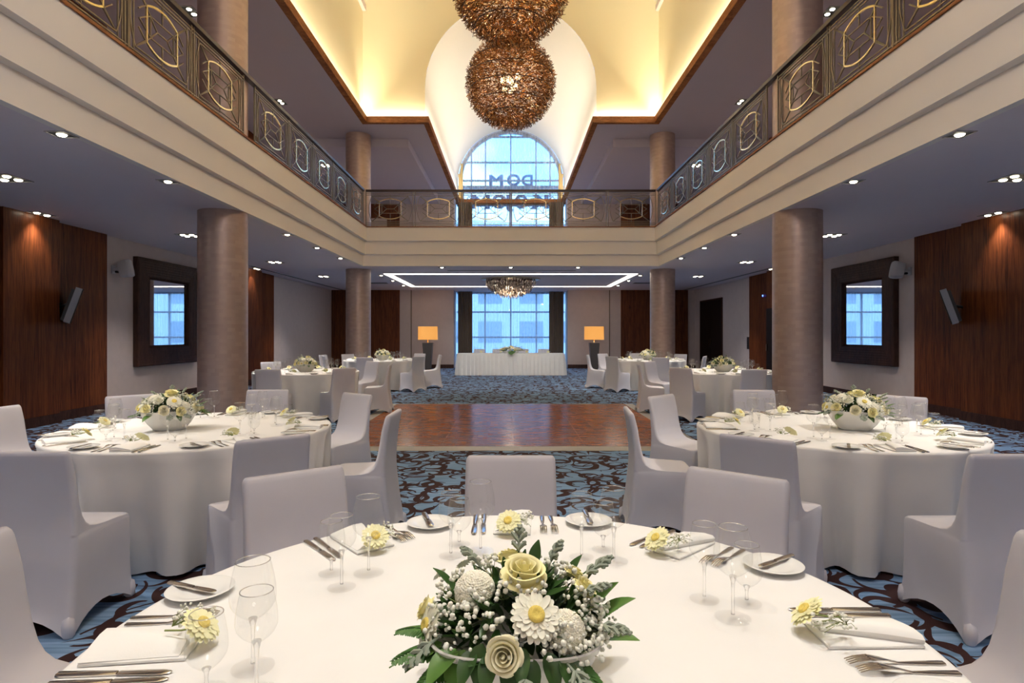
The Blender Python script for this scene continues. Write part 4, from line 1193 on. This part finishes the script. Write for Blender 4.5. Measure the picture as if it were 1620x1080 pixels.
# dome of the arrangement: half axes, height of its base above the table
DA, DB, DZ, DH = .170, .155, .105, .125
def dome(az, el, k=1.0, spin=0):
    """frame on the dome: az clockwise from far, el from the horizon; z axis along the outward normal"""
    a, e_ = R(az), R(el)
    d = Vector((math.sin(a)*math.cos(e_), math.cos(a)*math.cos(e_), math.sin(e_)))
    p = Vector((DA*d.x, DB*d.y, DH*d.z))*k + Vector((0,0,DZ))
    n = Vector((d.x/DA, d.y/DB, d.z/DH)).normalized()
    return Matrix.Translation(p) @ n.to_track_quat('Z','Y').to_matrix().to_4x4() @ Matrix.Rotation(R(spin),4,'Z')
def lay(az, el, k=1.0, pitch=0):
    """frame whose local y points outwards (for leaves): az, elevation of the root point, pitch up"""
    a, e_ = R(az), R(el)
    d = Vector((math.sin(a)*math.cos(e_), math.cos(a)*math.cos(e_), math.sin(e_)))
    p = Vector((DA*d.x, DB*d.y, DH*d.z))*k + Vector((0,0,DZ))
    return Matrix.Translation(p) @ Matrix.Rotation(-a,4,'Z') @ Matrix.Rotation(R(pitch),4,'X')
def make_bowl(root):
    def ring(h, z, e_=.62):
        n = 48; return [(h*math.copysign(abs(math.cos(2*PI*i/n))**e_, math.cos(2*PI*i/n)), h*.88*math.copysign(abs(math.sin(2*PI*i/n))**e_, math.sin(2*PI*i/n)), z) for i in range(n)]
    MB().loft([ring(.02,.0), ring(.082,.0), ring(.092,.006), ring(.125,.045), ring(.152,.09), ring(.168,.125), ring(.166,.128), ring(.160,.124), ring(.12,.05), ring(.02,.04)], True, True, True).build('bowl', M['bowl'], root, 50)
def make_arrangement(name, bowl=True, full=True, seed=1, low=False):
    root = empty(name); tag(root, 'x', 'flower arrangement', 'centrepiece flower arrangements')
    if bowl: make_bowl(root)
    rnd = random.Random(seed)
    # dark foliage filling the dome
    mb = MB()
    for i in range(420 if full else 260):
        az = rnd.uniform(0,360); el = math.degrees(math.asin(rnd.uniform(-.12,1))); k = rnd.uniform(.55,.84)
        mb.loft(leaf_blade(rnd.uniform(.03,.055), rnd.uniform(.008,.013), rnd.uniform(-.3,.2), 5), False, M=lay(az, el, k, rnd.uniform(-20,70)) @ Matrix.Rotation(rnd.uniform(-.8,.8),4,'Y'))
    f = mb.build('dark_foliage', M['leaf'], root, 180); f['kind'] = 'stuff'
    # large blooms, measured in the photo (az: 0 far, 90 right-hand, 180 towards the eye)
    rose(root, .050, M['petal_yellow'], dome(165,72,.93), 1)['label'] = 'large open soft yellow rose'
    rose(root, .034, M['petal_yellow'], dome(350,66,.93), 6)
    pompon(root, .040, M['mum'], dome(250,55,.85), 1)
    gerbera_parts(root, .046, M['petal_white'], dome(166,40,1.05), 22, 1, 'gerbera')
    gerbera_parts(root, .041, M['petal_white'], dome(250,16,1.05), 20, 2, 'gerbera')
    rose(root, .031, M['petal_yellow'], dome(268,18,1.0), 3)
    rose(root, .037, M['petal_cream'], dome(187,15,1.0), 4)['label'] = 'cream rose with a pinkish heart'
    pompon(root, .037, M['mum'], dome(140,25,.88), 2)
    rose(root, .028, M['petal_yellow'], dome(98,42,1.0), 5)
    rose(root, .025, M['petal_yellow'], dome(72,46,1.0), 7)
    gerbera_parts(root, .018, M['petal_white'], dome(318,36,1.2), 14, 5, 'daisy'); gerbera_parts(root, .017, M['petal_white'], dome(300,30,1.24), 14, 6, 'daisy')
    for az in (20,335): rose(root, .030, M['petal_cream'], dome(az,14,1.0), az)
    if not full:
        for i, (az, el, m_) in enumerate(((120,14,'petal_cream'),(225,18,'petal_yellow'),(45,36,'petal_yellow'),(310,36,'petal_cream'),(205,44,'petal_white'),(95,12,'petal_cream'),(155,10,'petal_yellow'),(300,10,'petal_yellow'),(50,10,'petal_cream'))):
            rose(root, .036, M[m_], dome(az,el,1.0), 11+i)
    # leaves
    for az, el, p, L_, W_ in ((96,12,48,.085,.028),(88,20,60,.07,.026),(106,2,20,.075,.024),(30,62,80,.05,.014),(76,36,60,.06,.015),(62,42,66,.055,.014),(285,36,55,.055,.013)):
        leaf(root, L_, W_, -.25, M['leaf_bright'] if el < 25 else M['leaf'], lay(az,el,.95,p))
    for az, el, p in ((222,10,-10),(208,14,-24),(196,14,-32),(238,8,-6),(184,12,-46),(172,12,-42),(160,14,-34),(203,20,-44),(178,20,-24),(150,10,-26),(215,12,-38)) if full else ((215,2,-4),(100,2,-4),(160,0,-12)):
        leaf(root, .062 if 155 < az < 210 else .075, .017 if 155 < az < 210 else .023, -.35, M['leaf_bright'] if az > 212 else M['leaf'], lay(az,el,.95,p))
    for az, el, p, L_ in ((240,4,0,.105),(253,10,10,.085),(227,-2,-14,.09),(140,-2,-14,.085),(60,0,0,.10),(330,0,4,.10)) if full else ((250,4,-4,.09),(80,2,-10,.10),(330,0,4,.10)):
        fern(root, L_, M['fern'], lay(az,el,.9,p), int(az))
    for az, el, p, L_ in ((80,44,30,.075),(5,66,62,.06),(60,64,50,.05),(110,44,20,.06),(120,22,0,.065),(150,6,-20,.075),(176,6,-25,.07),(236,16,-30,.07),(300,62,30,.05)):
        felt_leaf(root, L_, M['silver_leaf'], lay(az,el,1.0,p))
    # filler blossom
    pts = []; tw = MB()
    cl = [(60,50),(80,60),(100,34),(112,44),(118,14),(126,8),(134,6),(140,14),(150,20),(96,26),(330,50),(345,62),(310,64),(280,44),(270,34),(250,30),(238,24),(232,40),(220,48),(205,38),(200,60),(178,66),(160,68),(150,56),(215,20),(165,24),(122,20),(106,18),(132,18),(114,30),(146,34),(30,50),(0,40),(320,30),(50,30),(20,30)]
    for az, el in cl:
        for _ in range(16):
            a, e_, k = az+rnd.gauss(0,9), el+rnd.gauss(0,6), rnd.uniform(.96,1.16)
            p = dome(a, max(2,e_), k).translation; pts.append(p)
            if rnd.random() < .3: tw.tube([dome(az,el,.8).translation, p], .0006, 3, caps=False)
    tw.build('filler_twigs', M['stem'], root, 0)['kind'] = 'stuff'
    f = blossom_cloud(pts, .0052, 2).build('filler_blossom', M['breath'], root, 180); f['kind'] = 'stuff'
    return root
arr = make_arrangement('flower_arrangement')
arr_b = make_arrangement('flower_arrangement', True, False, 3); arr_b.name = 'flower_arrangement.001'
ARR = {1:(0.01,1.185,0), 2:(-2.45,4.36,25), 3:(2.47,4.36,-20), 4:(-3.72,11.0,70), 5:(-3.38,16.0,140), 6:(3.85,11.0,200), 7:(3.62,16.0,300)}
for t, (x, y, rz) in ARR.items():
    lab = 'bowl of %s flowers in the middle of the %s' % (('white and yellow' if t > 1 else 'large pale'), TABLES[t][2])
    o = place(arr if t == 1 else arr_b, USED, (x, y, TZ), R(rz), lab)
    if t > 1: o.scale = (1.1, 1.1, 1.1)
ha = make_arrangement('low_flower_arrangement', False, False, 5)
ha.location = (0.0, 21.30, TZ+.002); ha.scale = (2.1,1.05,1.0); ha['label'] = 'low white flower arrangement with trailing leaves on the skirted head table'
MB().lathe([(0,.0),(.10,.0),(.13,.05),(.135,.10),(.12,.10),(0,.09)], 32).build('tray', M['bowl'], ha, 40)
fern(ha, .20, M['fern'], Matrix.Translation((.02,-.20,.09)) @ Matrix.Rotation(R(172),4,'Z') @ Matrix.Rotation(R(-38),4,'X'), 3)

# ------------------------------------------------------------------ place settings
def local(t, az, r_, q_, z=TZ):
    """point at r_ from the table centre along the seat's azimuth and q_ to the diner's right"""
    cx, cy, nm = TABLES[t]; a = R(az); u = Vector((math.sin(a), math.cos(a), 0)); rt = Vector((-u.y, u.x, 0))
    p = Vector((cx, cy, 0)) + u*r_ + rt*q_; p.z = z; return p
def setting(t, az, detail=2, jit=None, skip=()):
    nm = TABLES[t][2]; sn = seat_name(az); rnd = jit or random
    f = -Vector((math.sin(R(az)), math.cos(R(az)), 0)); rz = math.atan2(f.y, f.x) - PI/2      # local y towards the table centre
    j = lambda a: rnd.uniform(-a, a)
    where = '%s seat of the %s' % (sn, nm)
    place(tall, USED, local(t, az, .540+j(.005), .091+j(.005)), 0, 'tall wine glass, ' + where)
    place(mid, USED, local(t, az, .497+j(.005), .184+j(.005)), 0, 'middle-sized wine glass, ' + where)
    place(low, USED, local(t, az, .600+j(.006), .168+j(.005)), 0, 'short-stemmed water goblet, ' + where)
    if detail >= 1 and 'n' not in skip:
        nr = j(.10)
        p = local(t, az, .79, .0+j(.01)); place(napkin, USED, p, rz+nr, 'folded white napkin, ' + where)
        o = place(sprig, USED, p, rz+nr, 'pale gerbera on the napkin, ' + where)
        p = local(t, az, .80+j(.02), -.275+j(.01)); place(plate, USED, p, 0, 'white side plate, ' + where)
    if detail >= 2:
        place(bknife, USED, p + Vector((0,0,.0165)) + Vector((f.x,f.y,0))*-.02, rz+R(-8)+j(.3), 'butter knife on the plate, ' + where)
        place(fork, USED, local(t, az, .80, -.115), rz+j(.03), 'inner table fork, ' + where)
        place(fork, USED, local(t, az, .805, -.150), rz+j(.03), 'outer table fork, ' + where)
        place(knife, USED, local(t, az, .805, .098), rz+j(.03), 'inner table knife, ' + where)
        place(knife, USED, local(t, az, .80, .128), rz+j(.03), 'outer table knife, ' + where)
rs = random.Random(21)
for az in (-94,-39,0,44,90): setting(1, az, 2, rs)
for t in (2, 3):
    for az in (180,135,90,40,-5,-47,-90,-135): setting(t, az + (0 if t == 2 else 3), 2, rs)
for t in (4, 6):
    for az in (180,135,90,45,0,-45,-90,-135): setting(t, az, 1, rs)
for t in (5, 7):
    for az in (180,135,90,45,0,-45,-90,-135): setting(t, az+10, 1, rs)
for i, x in enumerate((-1.17,-.47,.46,1.22)):
    lb = 'before the %s chair of the head table' % ORD[i]
    place(tall, USED, (x-.10, 21.62, TZ), 0, 'tall red wine glass ' + lb)
    place(mid, USED, (x-.0, 21.57, TZ), 0, 'middle-sized white wine glass ' + lb)
    place(napkin, USED, (x+.12, 21.75, TZ), PI, 'folded white napkin ' + lb)
    place(sprig, USED, (x+.12, 21.75, TZ), PI, 'pale yellow gerbera on the napkin ' + lb)

# ------------------------------------------------------------------ table spots in the roof of the hall
for s in (-1, 1):
    spot(s*1.6, 3.2, 10.8, 700, 15, .6, (1,.95,.86), aim=(s*.1,1.35,TZ), size=.06)
    # the downlights over the other tables are turned on their table tops
    spot(s*4.18, 3.85, ZC-.04, 130, 44, .6, (1,.92,.82), aim=(s*2.3,4.45,TZ))
    spot(s*4.18, 5.65, ZC-.04, 70, 44, .6, (1,.92,.82), aim=(s*2.4,4.6,TZ))
    spot(s*4.18, 11.35, ZC-.04, 130, 54, .6, (1,.94,.86), aim=(s*3.75,11.1,TZ))
    spot(s*4.18, 14.9, ZC-.04, 150, 54, .6, (1,.94,.86), aim=(s*3.5,16.0,TZ))
    spot(s*1.92, 16.95, ZC-.04, 120, 60, .6, (1,.95,.88), aim=(s*.8,21.4,TZ))

# added fill without fittings: unseen downlights and point lights that brighten the front
for s in (-1, 1):
    spot(s*4.18, .4, ZC-.04, 60, 120); spot(s*6.0, 2.6, ZC-.04, 110, 120); spot(s*4.18, -1.6, ZC-.04, 60, 120)
for y in (-1.2, 2.4):
    l = bpy.data.lights.new('hall', 'POINT'); l.energy = 115; l.color = (.94,.93,1.0); l.shadow_soft_size = .8
    o = bpy.data.objects.new('hall_fill_light', l); COL.objects.link(o); o.location = (0, y, 6.6)  # added fill in the upper hall, no lamp hangs here

# ------------------------------------------------------------------ look
vs_ = scene.view_settings; vs_.view_transform = 'Standard'; vs_.look = 'None'; vs_.gamma = 1; vs_.exposure = 0.75; vs_.use_curve_mapping = False
scene.cycles.max_bounces = 10; scene.cycles.diffuse_bounces = 5; scene.cycles.glossy_bounces = 4; scene.cycles.transparent_max_bounces = 24; scene.cycles.transmission_bounces = 6
scene.cycles.caustics_reflective = False; scene.cycles.caustics_refractive = False; scene.cycles.sample_clamp_indirect = 6
